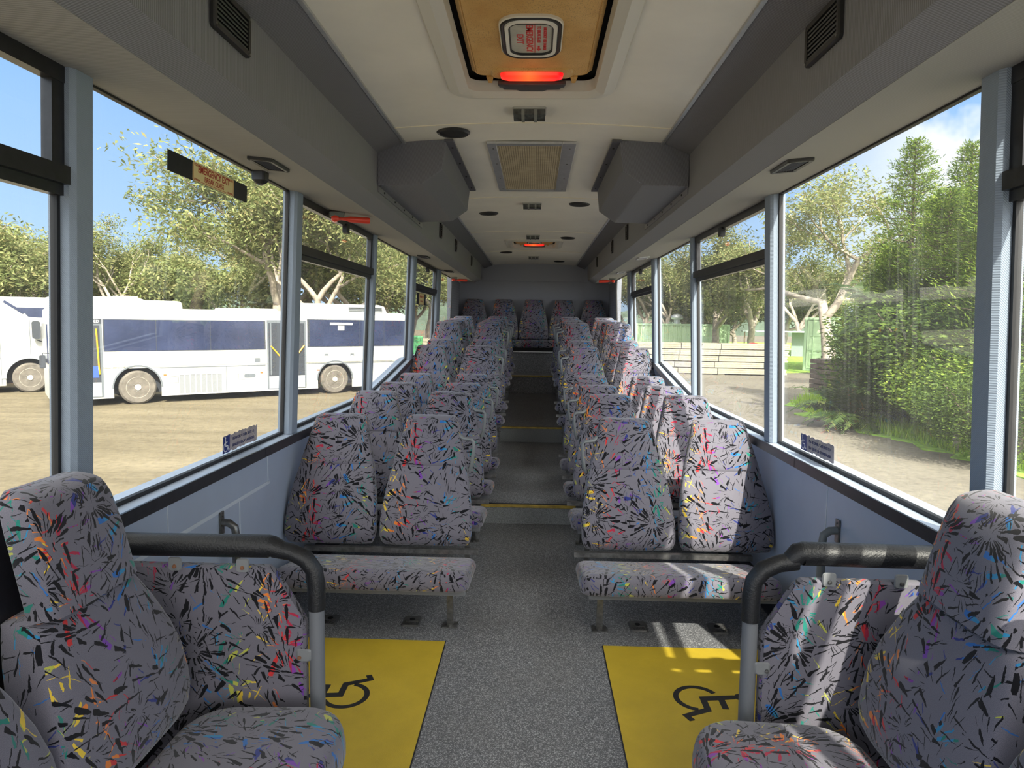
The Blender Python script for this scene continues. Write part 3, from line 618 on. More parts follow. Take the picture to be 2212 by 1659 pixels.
for s, nm in ((-1, 'left'), (1, 'right')):
    nrm = Vector((s*panel_n.x, 0, panel_n.z)).normalized(); upv = Vector((-s*0.006, 0, 0.224)).normalized(); axv = upv.cross(nrm)
    def pp(y, f, off=0.005): return Vector((s*0.805, y, 2.040)) + Vector((-s*0.006, 0, 0.224))*f + nrm*off
    ySmall = (5.95, 7.07, 8.80); big_y = 1.88 if s < 0 else 1.955
    louvre('air_vent', 'large black louvred vent high on the %s air duct, nearest the camera' % nm, 'air vent', pp(big_y, 0.68), 0.225, 0.115, axv, upv, nrm, 7, 'large louvred duct vents')
    for k, y in enumerate(ySmall):
        louvre('small_air_vent', 'small upright slatted vent on the %s air duct, %s behind the hanging box' % (nm, ('first', 'second', 'last')[k]), 'air vent', pp(y, 0.62), 0.10, 0.125, axv, upv, nrm, 6, 'small duct side vents')
    spots = ((2.72, 1.025), (6.49, 1.03), (8.30, 1.02), (10.1, 1.04)) if s < 0 else ((2.68, 0.985), (6.38, 1.0), (8.19, 1.03), (9.97, 1.0))
    for k, (y, x) in enumerate(spots):
        zz = 2.0+0.028*(x-0.899)/0.289
        louvre('soffit_vent', 'flat slatted vent set in the %s soffit over the windows, %s from the front' % (nm, ('first', 'second', 'third', 'fourth')[k]), 'air vent', (s*x, y, zz-0.003), 0.20, 0.10, (0, 1, 0) if s > 0 else (0, -1, 0), Vector((s, 0, 0.097)) if s < 0 else Vector((1, 0, 0.097)), (s*0.09, 0, -1), 7, 'soffit vents above the windows', ALU if (s > 0 and k in (1, 2)) else VENT)
# emergency hammers
def hammer(loc, ang, label):
    t = thing('emergency_hammer', label, 'hammer', loc, ang, 'red emergency hammers under the soffits')
    b = MB(); b.loft([[(x, y, 0.0) for x, y in rrect(0.09, 0.05, 0.01, 3, -0.075, 0)], [(x, y, -0.022) for x, y in rrect(0.08, 0.045, 0.01, 3, -0.075, 0)]]); b.build('bracket', mat('grey_bracket', (0.12, 0.14, 0.13), 0.5), t)
    b = MB(); b.tube([(-0.06, 0, -0.033), (-0.03, 0, -0.033), (0, 0, -0.034), (0.10, 0, -0.036), (0.11, 0, -0.036)], [0.009, 0.011, 0.020, 0.022, 0.019], 12, 0.85); b.build('handle', RED, t)
    b = MB(); b.tube([(-0.085, -0.028, -0.033), (-0.085, -0.02, -0.033), (-0.085, 0.02, -0.033), (-0.085, 0.028, -0.033)], [0.007, 0.021, 0.021, 0.007], 12); b.tube([(-0.085, 0, -0.033), (-0.055, 0, -0.033)], 0.010, 10); b.build('hammer_head', RED, t)
hammer((-1.04, 3.96, 2.012), 0.30, 'red emergency hammer under the left soffit beside the near opening window')
hammer((-1.03, 9.50, 2.012), 0.35, 'red emergency hammer under the left soffit near the rear wall')
hammer((0.985, 9.35, 2.008), PI-0.35, 'red emergency hammer under the right soffit near the rear wall')
t = thing('camera_sensor', 'small black faceted sensor block hanging from the left soffit behind the first flat vent', 'sensor', (-1.145, 2.93, 2.022))
b = MB(); b.loft([[(x, y, 0) for x, y in rrect(0.06, 0.06, 0.01, 2)], [(x, y, -0.035) for x, y in rrect(0.056, 0.056, 0.01, 2)], [(x, y, -0.05) for x, y in rrect(0.03, 0.03, 0.008, 2)]]); b.build('sensor_body', BLK, t, 0)
b = MB(); b.lathe([(0.012, -0.049), (0.011, -0.055), (0.001, -0.057)], n=14); b.build('sensor_lens', SMOKE, t)
for s, y, zz in ((-1, 1.30, 0.62), (1, 1.2, 0.60)): pass
# ================================================================== SEATS
def profile(tab, t):
    for (a, va), (b_, vb) in zip(tab, tab[1:]):
        if t <= b_: return va+(vb-va)*(t-a)/(b_-a)
    return tab[-1][1]
HW = [(0, .214), (.03, .226), (.08, .234), (.2, .235), (.34, .226), (.48, .211), (.60, .195), (.615, .192), (.63, .192), (.75, .172), (.87, .151), (.94, .142), (.975, .136), (.99, .126), (1, .108)]
TH = [(0, .045), (.03, .07), (.1, .095), (.35, .10), (.60, .082), (.612, .079), (.625, .084), (.8, .088), (.92, .084), (.97, .075), (.99, .058), (1, .036)]
HWS = [(0, .205), (.03, .225), (.1, .248), (.2, .255), (.32, .25), (.45, .228), (.55, .20), (.61, .176), (.625, .158), (.75, .154), (.9, .150), (.96, .142), (.985, .130), (1, .108)]
def backrest_mesh(name, h=0.63, tilt=0.25, k=1.0, pad=0.0):
    b = MB(); rings = []
    ts = [0, .008, .02, .04, .08, .14, .2, .3, .4, .5, .57, .60, .612, .622, .65, .72, .8, .87, .92, .95, .97, .983, .992, .998, 1]
    for t in ts:
        w_, th = profile(HWS if pad else HW, t)*k, profile(TH, t)*(1+(pad if t < 0.61 else 0.0))
        yb_ = tilt*t                                    # rear plane leans back
        front = yb_ - (th-0.085)*1.0 - 0.010*math.sin(min(1, t/.6)*PI)
        if t > 0.615: front -= 0.002+pad*0.13
        yc, hd = front+th/2, th/2
        ring = []
        for i in range(32):
            a = 2*PI*i/32; c, s_ = math.cos(a), math.sin(a)
            n = 4.5 if pad == 0 else 7
            x = w_*math.copysign(abs(c)**(2/n), c); y = hd*math.copysign(abs(s_)**(2/n), s_)
            if y < 0: y += -0.004*math.cos(x/w_*PI/2)
            ring.append((x, yc+y, h*t))
        rings.append(ring)
    b.loft(rings); return b.mesh(name, FAB, 50)
BACK = backrest_mesh('backrest')
BACKL = backrest_mesh('side_backrest', 0.715, 0.18, 0.98, 0.35)
def cushion_mesh(name, wd, dp, hf, hb, r, rise_back=-0.06, ed=0.035):
    """pad: origin at front bottom centre, front towards -Y"""
    b = MB(); rings = []
    lv = [(0.0, -0.02), (0.0, -0.006), (0.012, 0.0)]; 
    for ins, z, f in ((0.016, 0.0, 0), (0.004, 0.008, 0), (0, 0.02, 0), (0, 0.45, 1), (0.004, 0.68, 1), (0.013, 0.86, 1), (0.03, 0.97, 1), (0.06, 1.0, 1), (0.11, 1.015, 1)):
        ring = []
        for x, y in rrect(wd-2*ins, dp-2*ins, max(0.01, r-ins), 6, 0, dp/2):
            t = y/dp; H = hf+(hb-hf)*t
            zz = (z*H if f else z)
            ring.append((x, y, zz+rise_back*t))
        rings.append(ring)
    b.loft(rings); return b.mesh(name, FAB, 50)
BENCH = cushion_mesh('seat_cushion', 0.875, 0.45, 0.095, 0.062, 0.055, -0.052)
SEATC = cushion_mesh('side_seat_cushion', 0.50, 0.45, 0.115, 0.11, 0.13, -0.01)
def leg_mesh(ln, lean):
    b = MB(); b.loft([[(-0.014, -0.011, 0.004), (0.014, -0.011, 0.004), (0.014, 0.011, 0.004), (-0.014, 0.011, 0.004)], [(-0.014, lean-0.011, ln), (0.014, lean-0.011, ln), (0.014, lean+0.011, ln), (-0.014, lean+0.011, ln)]])
    b.prism([(-0.035, -0.03), (0.035, -0.03), (0.035, 0.03), (-0.035, 0.03)], 0, 0.006); b.lathe([(0.010, 0.006), (0.010, 0.014), (0.002, 0.015)], (0, -0.02, 0), n=8); return b.mesh('leg', STEEL, 0)
def handle_mesh(s):
    b = MB(); b.tube([(0, 0.02, 0), (s*-0.022, 0.0, -0.014), (s*-0.066, -0.012, -0.018), (s*-0.078, -0.012, -0.03), (s*-0.076, -0.012, -0.09), (s*-0.068, -0.01, -0.150), (s*-0.056, -0.004, -0.178), (s*-0.03, 0.02, -0.182), (0, 0.03, -0.17)], [0.014, 0.011, 0.010, 0.010, 0.010, 0.011, 0.015, 0.015, 0.012], 10, 0.9); return b.mesh('grab_handle', GRAB)
HND = {s: handle_mesh(s) for s in (-1, 1)}
b = MB(); b.box((-0.44, -0.015, -0.012), (0.44, 0.015, 0.012)); RAIL = b.mesh('rail', STEEL, 0)
b = MB(); b.box((-0.40, 0.02, -0.03), (0.42, 0.05, -0.002)); UNDER = b.mesh('seat_frame', GREYP, 0)
#        y     dz    floor
ROWS = [(3.60, 0.0, 0.0), (4.40, .045, 0.0), (5.15, .037, Z1), (5.90, .052, Z1), (6.75, .272, 0.29), (7.45, .316, 0.29), (8.08, .507, 0.52), (8.66, .528, 0.52), (9.24, .552, 0.52), (9.82, .588, 0.52)]
ORD = ['first', 'second', 'third', 'fourth', 'fifth', 'sixth', 'seventh', 'eighth', 'ninth', 'tenth']
NOTE = {0: 'behind the yellow mat', 1: 'on the low floor', 2: 'past the first step', 3: 'past the first step', 4: 'raised', 5: 'raised', 6: 'raised highest', 7: 'raised highest', 8: 'raised highest', 9: 'before rear bench'}
legs = {}
for s, nm in ((-1, 'left'), (1, 'right')):
    for i, (Y, dz, fl_) in enumerate(ROWS):
        t = thing('double_seat', 'patterned double seat %s of the aisle, %s row back, %s' % (nm, ORD[i], NOTE[i]), 'bus seat', (s*0.235, Y-0.72, fl_), 0, 'double seats %s of the aisle' % nm)
        zb = dz+0.27-fl_
        add('backrest', BACK, t, (s*(0.513-0.235), 0.455, zb)); add('backrest', BACK, t, (s*(1.002-0.235), 0.455, zb))
        add('seat_cushion', BENCH, t, (s*(0.4475), 0.0, dz+0.222-fl_)); add('rail', RAIL, t, (s*0.445, 0.468, dz+0.252-fl_))
        add('seat_frame', UNDER, t, (s*0.4475, 0.03, dz+0.222-fl_))
        add('grab_handle', HND[s], t, (s*(0.362-0.235), 0.72-0.045, zb+0.535))
        h = dz+0.222-fl_
        for ly, lean, hh in ((0.17, -0.03, h+0.0), (0.60, -0.19, h-0.03)):
            key = (round(hh, 3), lean)
            if hh < 0.02 or (i == 9 and ly > 0.5): continue
            if key not in legs: legs[key] = leg_mesh(hh, lean)
            add('leg', legs[key], t, (s*(0.343-0.235), ly, 0))
# rear bench: five tall backrests over one long cushion
RBC = cushion_mesh('rear_cushion', 2.2, 0.52, 0.115, 0.11, 0.05, -0.01)
t = thing('rear_bench_seat', 'full width patterned rear bench with five tall backrests against the rear wall', 'bus seat', (0, 10.18, 0.978))
add('seat_cushion', RBC, t, (0.0, 0.0, 0.055))
b = MB(); b.box((-1.1, 0.10, 0.0), (1.1, 0.5, 0.056)); b.build('plinth', RUB, t, 0)
for k in range(5): add('backrest', BACK, t, (-0.946+0.473*k, 0.50, 0.165))
# side facing priority seats in the foreground
for s, nm in ((-1, 'left'), (1, 'right')):
    for k, yc in enumerate((1.55, 1.045)):
        t = thing('side_facing_seat', ('large patterned seat against the %s wall facing the aisle, beside the padded rail' % nm) if k == 0 else ('patterned seat partly cut off at the bottom %s corner of the picture' % nm), 'bus seat', (s*0.90, yc, 0.0), -s*PI/2, 'side facing seats in the foreground')
        # local: front -Y. rotated so front faces the aisle
        bk = add('backrest', BACKL, t, (0, 0.025, 0.30)); 
        add('seat_cushion', SEATC, t, (0, -0.45, 0.238))
        b = MB(); b.loft([[(x, y, 0.238) for x, y in rrect(0.49, 0.44, 0.12, 5, 0, -0.225)], [(x, y, 0.205) for x, y in rrect(0.48, 0.43, 0.12, 5, 0, -0.225)], [(x, y, 0.20) for x, y in rrect(0.40, 0.36, 0.08, 5, 0, -0.205)]]); b.build('seat_shell', GREYP, t)
        b = MB(); b.loft([[(x, y, z) for x, z in ((-0.22, 0.30), (0.22, 0.30), (0.20, 0.75), (-0.20, 0.75))] for y in ()]) if False else None
        b = MB(); b.loft([[(x, 0.112+0.18*(z-0.30)/0.715, z) for x, z in ((-0.22, 0.22), (0.22, 0.22), (0.22, 0.52), (0.13, 0.96), (-0.13, 0.96), (-0.22, 0.52))], [(x, 0.126+0.18*(z-0.30)/0.715, z) for x, z in ((-0.22, 0.22), (0.22, 0.22), (0.22, 0.52), (0.13, 0.96), (-0.13, 0.96), (-0.22, 0.52))]]); b.build('back_shell', BLK, t)
        b = MB(); b.box((-0.2, -0.36, 0.0), (0.2, 0.10, 0.199)); bev(b.build('base', GREYP, t, 0), 0.01)

# ================================================================== PADDED RAIL WITH UPHOLSTERED PANEL
YP = 1.88
for s, nm in ((-1, 'left'), (1, 'right')):
    xp = 0.585 if s < 0 else 0.645; zt = 0.757 if s < 0 else 0.772
    t = thing('wheelchair_space_rail', 'black padded rail on a grey post with a patterned panel below, %s of the aisle' % nm, 'hand rail', (s*xp, YP, 0), 0, 'padded rails in front of the yellow mats')
    b = MB(); b.tube([(0, 0, 0.004), (0, 0, 0.62)], 0.0215, 20); b.build('post', GREYP, t)
    b = MB(); arc = [(0, 0, 0.575), (0, 0, 0.645), (s*0.006, 0, 0.69), (s*0.03, 0, 0.722), (s*0.07, 0, 0.741), (s*0.12, 0, 0.751)]
    b.tube(arc, [0.0245, 0.0255, 0.0245, 0.0255, 0.024, 0.026], 20); b.build('padded_bend', TAPE, t)
    b = MB(); b.tube([(s*0.10, 0, 0.749), (s*0.125, 0, zt), (s*0.135, 0, zt), (s*(1.235-xp), 0, zt-0.004)], [0.024, 0.030, 0.0325, 0.0325], 24); b.build('padded_rail', TAPE, t)
    b = MB(); b.lathe([(0.05, 0), (0.05, 0.005), (0.03, 0.008)], n=24); b.build('foot_flange', STEEL, t)
    # upholstered panel
    W = 1.20-xp
    pts = [(0.03, 0.06), (W, 0.06), (W, 0.70), (0.135, 0.70), (0.115, 0.685), (0.042, 0.565), (0.03, 0.54)]
    b = MB(); b.loft([[(s*x, -0.008, z) for x, z in pts], [(s*x, -0.016, z) for x, z in [(min(max(x, 0.036), W-.006), min(max(z, .066), .694)) for x, z in pts]]]); b.loft([[(s*x, -0.008, z) for x, z in pts], [(s*x, 0.012, z) for x, z in pts]]); b.build('upholstered_panel', FAB, t, 30)
    for (x, z, o_) in ((0.205, 0.705, 1), (0.40, 0.705, 1), (0.033, 0.445, 0)):
        b = MB(); b.loft([[(s*x+px_, -0.0165, z+pz) for px_, pz in rrect(0.038 if o_ else 0.045, 0.04 if o_ else 0.036, 0.008, 3)], [(s*x+px_, -0.021, z+pz) for px_, pz in rrect(0.034, 0.036 if o_ else 0.032, 0.008, 3)]]); br = b.build('bracket', mat('grey_bracket_plate', (0.22, 0.23, 0.24), 0.4), t)
        b = MB(); b.lathe([(0.006, -0.021), (0.005, -0.025), (0.001, -0.026)], (s*(x+(0.012 if not o_ else 0)), 0, z-0.006), axis='y', n=10); b.build('bolt', RUST if s < 0 else STEEL, br)
# wall grab handle seen just above each padded rail
for s, nm in ((-1, 'left'), (1, 'right')):
    Yh = 2.70
    t = thing('wall_grab_handle', 'short curved metal grab handle on the %s side panel above the padded rail' % nm, 'grab handle', (s*1.245, Yh, 0.552 if s < 0 else 0.575), 0, 'wall grab handles')
    b = MB(); b.box((min(-s*0.002, -s*0.008), -0.018, -0.03), (max(-s*0.002, -s*0.008), 0.018, 0.065)); bev(b.build('plate', STEEL, t, 0), 0.002)
    b = MB(); b.tube([(-s*0.006, 0, 0.02), (-s*0.035, 0, 0.018), (-s*0.058, 0, 0.0), (-s*0.062, 0, -0.03), (-s*0.062, 0, -0.28), (-s*0.055, 0, -0.31), (-s*0.006, 0, -0.33)], 0.016, 14); b.build('bar', STEEL if s < 0 else GRAB, t)
    b = MB(); b.lathe([(0.006, -s*0.008), (0.005, -s*0.012), (0.001, -s*0.013)], (0, 0, 0.05), axis='x', n=8); b.build('bolt', STEEL, t)

# ================================================================== FLOOR MATS AND FITTINGS
for s, nm in ((-1, 'left'), (1, 'right')):
    t = thing('wheelchair_mat', 'yellow vinyl floor mat with a black wheelchair symbol, %s of the aisle' % nm, 'floor mat', (s*0.345, 2.40, 0), 0, 'yellow wheelchair space mats')
    b = MB(); x0, x1 = sorted((0, s*0.83)); b.box((x0, -0.45, 0), (x1, 0.486, 0.004)); b.build('mat_sheet', MATY, t, 0)
    b = MB(); xe = sorted((0.0, -s*0.004)); b.box((xe[0], -0.45, 0), (xe[1], 0.486, 0.0035)); b.build('dark_edge', BLK, t, 0)
    # wheelchair symbol: head towards the wall
    b = MB(); K = 0.27
    # symbol space: u right (facing), v up
    def arcpts(cx_, cy_, r, a0, a1, n): return [(cx_+r*math.cos(math.radians(a0+(a1-a0)*i/n)), cy_+r*math.sin(math.radians(a0+(a1-a0)*i/n))) for i in range(n+1)]
    wheel = arcpts(0.40, 0.33, 0.33, 118, 350, 30); wi = arcpts(0.40, 0.33, 0.255, 118, 350, 30)[::-1]
    polys = [wheel+wi, [(0.30, 0.86), (0.40, 0.86), (0.425, 0.70), (0.66, 0.70), (0.66, 0.61), (0.44, 0.61), (0.46, 0.45), (0.72, 0.45), (0.86, 0.14), (0.94, 0.18), (0.97, 0.10), (0.82, 0.03), (0.655, 0.36), (0.36, 0.36)], arcpts(0.345, 0.94, 0.085, 0, 340, 17)]
    for pl_ in polys:
        pp_ = []
        for u, v in pl_:
            U_, V_ = (u-0.5)*K, (v-0.5)*K
            if s > 0: pp_.append((0.36+V_, 0.055-U_))
            else: pp_.append((-0.36-V_, 0.055+U_))
        b.prism(pp_, 0.0041, 0.0048)
    b.build('wheelchair_symbol', INK, t, 0)
ATW = {(-1, 0): 'left, beside the front post', (-1, 1): 'left, nearer the aisle', (1, 0): 'right, nearer the aisle', (1, 1): 'right, beside the front post'}
for (s, k), (x, y) in {(-1, 0): (-0.915, 3.07), (-1, 1): (-0.527, 3.08), (1, 0): (0.527, 3.09), (1, 1): (0.895, 3.09)}.items():
    t = thing('floor_anchor', 'small metal anchor plate in the floor by the first seats, '+ATW[s, k], 'floor anchor', (x, y, 0), 0, 'wheelchair floor anchors')
    b = MB(); b.loft([[(x_, y_, 0) for x_, y_ in rrect(0.085, 0.11, 0.012, 3)], [(x_, y_, 0.006) for x_, y_ in rrect(0.075, 0.10, 0.010, 3)], [(x_, y_, 0.004) for x_, y_ in rrect(0.06, 0.085, 0.008, 3)]]); b.build('plate', mat('anchor_grey', (0.10, 0.10, 0.10), 0.4, metal=0.3), t)
    b = MB()
    for q in range(9): b.box((-0.028+q*0.007-0.0018, -0.040, 0.004), (-0.028+q*0.007+0.0018, -0.014, 0.0068))
    b.box((-0.03, -0.008, 0.004), (0.03, -0.002, 0.007)); b.build('ribs', STEEL, t, 0)
    b = MB(); b.lathe([(0.013, 0.0042), (0.013, 0.0055), (0.001, 0.0056)], (0, 0.018, 0), n=14); b.build('socket', VENTB, t)

# ================================================================== STICKERS
def sticker_frame(s, y, z):
    g = gx(z)-0.003
    ex = Vector((0, 1 if s < 0 else -1, 0)); ey = Vector((-s*-0.042*-1, 0, 1)).normalized(); ey = Vector((-s*0.042, 0, 1)).normalized()
    return Vector((s*g, y, z)), ex, ey
def plate(poly, o3, ex, ey, off, th=0.0006):
    n = ex.cross(ey); b = MB(); b.loft([[o3+ex*x+ey*y+n*off for x, y in poly], [o3+ex*x+ey*y+n*(off+th) for x, y in poly]]); return b
def emergency(s, y, z, wd, ht, label, full=True):
    o3, ex, ey = sticker_frame(s, y, z); t = thing('exit_sticker', label, 'sticker', o3); Z0 = Vector((0, 0, 0))
    plate([(-wd/2, -ht/2), (wd/2, -ht/2), (wd/2, ht/2), (-wd/2, ht/2)], Z0, ex, ey, 0).build('black_strip', BLK, t, 0)
    w2 = wd*0.53; h2 = ht*0.97
    plate(rrect(w2, h2, 0.008, 3, wd*0.03, 0), Z0, ex, ey, 0.0008).build('cream_label', mat('label_cream', (0.86, 0.72, 0.36), 0.4), t, 0)
    DR = mat('label_red', (0.42, 0.03, 0.02), 0.5)
    cc = ex*wd*0.03
    b = MB(); n = ex.cross(ey)
    for a_, b2 in (((-w2/2+.006, -h2/2+.004), (w2/2-.006, -h2/2+.0055)), ((-w2/2+.006, h2/2-.0055), (w2/2-.006, h2/2-.004)), ((-w2/2+.004, -h2/2+.006), (-w2/2+.0055, h2/2-.006)), ((w2/2-.0055, -h2/2+.006), (w2/2-.004, h2/2-.006))):
        b.loft([[cc+ex*x+ey*y_+n*o_ for x, y_ in ((a_[0], a_[1]), (b2[0], a_[1]), (b2[0], b2[1]), (a_[0], b2[1]))] for o_ in (0.0014, 0.0019)])
    b.build('border', DR, t, 0)
    nn = n*0.0016
    text('lettering', 'EMERGENCY EXIT', 0.034*w2/0.33, DR, t, cc+ey*h2*0.20+nn, ex, ey, 1, 0.0006, xs=0.92)
    text('lettering', 'BREAK GLASS', 0.027*w2/0.33, DR, t, cc-ey*h2*0.22+nn, ex, ey, 1, 0.0003, xs=0.95)
    if full:
        for sx in (-1, 1):
            text('lettering', 'Break Glass', 0.009, DR, t, cc+ex*sx*w2*0.40+ey*h2*0.36+nn, ex, ey); text('lettering', 'in Emergency', 0.008, DR, t, cc+ex*sx*w2*0.40-ey*h2*0.36+nn, ex, ey)
emergency(-1, 2.565, 1.918, 0.62, 0.068, 'emergency exit break glass sticker on black strip across the big left window')
emergency(-1, 7.33, 1.64, 0.58, 0.12, 'small emergency exit sticker on the far left window, below the opening bar', False)
def priority(s, y, z, label, seed):
    rnd = random.Random(seed); o3, ex, ey = sticker_frame(s, y, z); t = thing('priority_sticker', label, 'sticker', o3); Z0 = Vector((0, 0, 0)); n = ex.cross(ey)
    WD, HT = 0.34, 0.075; top = [(-WD/2+WD*i/22, HT/2+rnd.uniform(-0.007, 0.002)) for i in range(23)]; bot = [(WD/2-WD*i/22, -HT/2+rnd.uniform(-0.002, 0.006)) for i in range(23)]
    plate(bot+top, Z0, ex, ey, 0).build('torn_paper', mat('torn_mauve_paper', (0.40, 0.36, 0.38) if s < 0 else (0.40, 0.36, 0.38), 0.6, var=0.2, vs=60), t, 0)
    plate([(-WD/2, -HT/2), (-WD/2+0.062, -HT/2), (-WD/2+0.062, HT/2-0.003), (-WD/2+0.004, HT/2-0.008)], Z0, ex, ey, 0.0008).build('blue_square', mat('sticker_blue', (0.012, 0.03, 0.20), 0.5), t, 0)
    NV = mat('navy_print', (0.03, 0.04, 0.13), 0.5)
    text('lettering', 'PLEASE OFFER THESE SEATS TO', 0.0158, NV, t, ex*0.028+ey*0.012+n*0.001, ex, ey, 1, 0.0004, xs=0.98)
    text('lettering', 'DISABLED & ELDERLY PASSENGERS', 0.0158, NV, t, ex*0.028-ey*0.016+n*0.001, ex, ey, 1, 0.0004, xs=0.90)
    b = MB(); K = 0.062
    def ar(cx_, cy_, r, a0, a1, nn_): return [(cx_+r*math.cos(math.radians(a0+(a1-a0)*i/nn_)), cy_+r*math.sin(math.radians(a0+(a1-a0)*i/nn_))) for i in range(nn_+1)]
    for pl_ in (ar(0.40, 0.33, 0.33, 118, 350, 24)+ar(0.40, 0.33, 0.27, 118, 350, 24)[::-1], [(0.30, 0.86), (0.38, 0.86), (0.41, 0.68), (0.64, 0.68), (0.64, 0.62), (0.42, 0.62), (0.44, 0.43), (0.72, 0.43), (0.86, 0.14), (0.94, 0.18), (0.97, 0.10), (0.82, 0.03), (0.67, 0.36), (0.36, 0.36)], ar(0.345, 0.94, 0.075, 0, 340, 12)):
        b.loft([[ex*(-WD/2+0.031+(u-0.5)*K)+ey*((v-0.5)*K-0.002)+n*o_ for u, v in pl_] for o_ in (0.0015, 0.002)])
    b.build('wheelchair_symbol', mat('white_print', (0.75, 0.75, 0.78), 0.5), t, 0)
    cr = MB()                                                     # cracks where the paper has split
    for q in range(3):
        p = Vector((rnd.uniform(-0.08, 0.12), HT/2-0.004)); 
        for w_ in range(6):
            q2 = p+Vector((rnd.uniform(-0.018, 0.018), -HT/7)); d_ = (q2-p).normalized(); k_ = Vector((-d_.y, d_.x))*0.0011
            cr.loft([[ex*a_.x+ey*a_.y+n*o_ for a_ in (p-k_, q2-k_, q2+k_, p+k_)] for o_ in (0.0016, 0.0020)]); p = q2
    cr.build('cracks', mat('pale_crack', (0.70, 0.64, 0.52), 0.6), t, 0)
priority(-1, 2.86, 0.893, 'torn seat priority sticker with blue wheelchair square on the left window', 3)
priority(1, 2.90, 0.893, 'torn seat priority sticker with dark wheelchair square on the right window', 9)
# ================================================================== OUTSIDE: GROUND
def ground_mat():
    m, t, b = newmat('dirt_yard'); c = N(t, 'ShaderNodeTexCoord'); s_ = N(t, 'ShaderNodeSeparateXYZ'); L(t, c.outputs['Object'], s_.inputs[0])
    n1 = NOISE(t, c.outputs['Object'], 0.35, 6, 0.65); n2 = NOISE(t, c.outputs['Object'], 9, 5, 0.7)
    mp = N(t, 'ShaderNodeMapping'); mp.inputs['Rotation'].default_value = (0, 0, 0.68); mp.inputs['Scale'].default_value = (0.12, 1.6, 1); L(t, c.outputs['Object'], mp.inputs[0])
    tr = NOISE(t, mp.outputs[0], 1.0, 5, 0.65)
    base = RAMP(t, n1, [(0.3, (0.132, 0.110, 0.072)), (0.55, (0.180, 0.152, 0.100)), (0.75, (0.220, 0.188, 0.130))])
    base = MIX(t, RAMP(t, tr, [(0.42, (0, 0, 0)), (0.62, (0.5, 0.5, 0.5))]), base, (0.10, 0.083, 0.053))
    grey = RAMP(t, n1, [(0.3, (0.144, 0.130, 0.106)), (0.6, (0.188, 0.172, 0.138)), (0.8, (0.228, 0.208, 0.164))])
    side = M(t, 'MULTIPLY', M(t, 'ADD', s_.outputs[0], 2.0), 0.2, clamp=True)
    base = MIX(t, side, base, grey)
    peb = RAMP(t, n2, [(0.30, (0.55, 0.55, 0.55)), (0.52, (1, 1, 1)), (0.72, (1.25, 1.22, 1.15))])
    mm = N(t, 'ShaderNodeMix'); mm.data_type = 'RGBA'; mm.blend_type = 'MULTIPLY'; mm.inputs[0].default_value = 0.55; L(t, base, mm.inputs[6]); L(t, peb, mm.inputs[7])
    L(t, mm.outputs[2], b.inputs['Base Color']); b.inputs['Roughness'].default_value = 0.95; b.inputs['Specular IOR Level'].default_value = 0.1
    bn = N(t, 'ShaderNodeBump'); bn.inputs['Strength'].default_value = 0.5; bn.inputs['Distance'].default_value = 0.03; L(t, n2, bn.inputs['Height']); L(t, bn.outputs[0], b.inputs['Normal'])
    return m
b = MB(); b.box((-160, -60, ZG-0.3), (160, 220, ZG)); struct('ground', b, ground_mat(), None, 0)
LAWN = mat('lawn_green', (0.22, 0.38, 0.045), 0.9, var=0.5, vs=3)
rnd = random.Random(5)
def patch(name, pts, z, m):
    b = MB(); cx_ = sum(p[0] for p in pts)/len(pts); cy_ = sum(p[1] for p in pts)/len(pts)
    ring = []
    for (x0, y0), (x1, y1) in zip(pts, pts[1:]+pts[:1]):
        for k in range(6):
            f = k/6; ring.append((x0+(x1-x0)*f+rnd.uniform(-.25, .25), y0+(y1-y0)*f+rnd.uniform(-.25, .25)))
    b.loft([[(x, y, ZG-0.05) for x, y in ring], [(x, y, z) for x, y in ring]]); return struct(name, b, m, None, 0)
patch('grass_verge', [(7.1, 19.2), (8.2, 20.8), (10.5, 21.5), (22, 21), (24, 7), (7.4, 8.5), (7.2, 10.4), (7.1, 12.3), (6.8, 14.7), (6.6, 16.6)], ZG+0.02, LAWN)
patch('lawn', [(11.6, 31.8), (13.2, 32.6), (16, 31.4), (45, 31), (60, 90), (12, 90)], ZG+0.015, LAWN)

def raw(name, vs, fs, m, parent=None, uv=False):
    me = bpy.data.meshes.new(name); me.from_pydata(vs, [], fs); me.materials.append(m); me.update(); return add(name, me, parent) if parent != 'mesh' else me
def leaf_mat(name, stops, trans=0.35):
    m, t, b = newmat(name); g = N(t, 'ShaderNodeNewGeometry'); c = N(t, 'ShaderNodeTexCoord')
    f = M(t, 'ADD', M(t, 'MULTIPLY', g.outputs['Random Per Island'], 0.62), M(t, 'MULTIPLY', NOISE(t, c.outputs['Object'], 0.8, 3, 0.6), 0.42))
    col = RAMP(t, f, [(p, tuple(x*0.84 for x in c_)) for p, c_ in stops]); L(t, col, b.inputs['Base Color']); b.inputs['Roughness'].default_value = 0.6; b.inputs['Specular IOR Level'].default_value = 0.25
    tl = N(t, 'ShaderNodeBsdfTranslucent'); L(t, col, tl.inputs[0]); mx = N(t, 'ShaderNodeMixShader'); mx.inputs[0].default_value = trans
    L(t, b.outputs[0], mx.inputs[1]); L(t, tl.outputs[0], mx.inputs[2]); L(t, mx.outputs[0], t.nodes['Material Output'].inputs[0]); return m
GUM = leaf_mat('gum_leaves', [(0.1, (0.13, 0.17, 0.05)), (0.4, (0.21, 0.25, 0.09)), (0.62, (0.29, 0.31, 0.12)), (0.84, (0.38, 0.35, 0.15)), (0.96, (0.44, 0.24, 0.12))])
GUM2 = leaf_mat('dark_gum_leaves', [(0.1, (0.06, 0.09, 0.03)), (0.5, (0.14, 0.16, 0.055)), (0.75, (0.24, 0.24, 0.09)), (0.95, (0.34, 0.27, 0.09))])
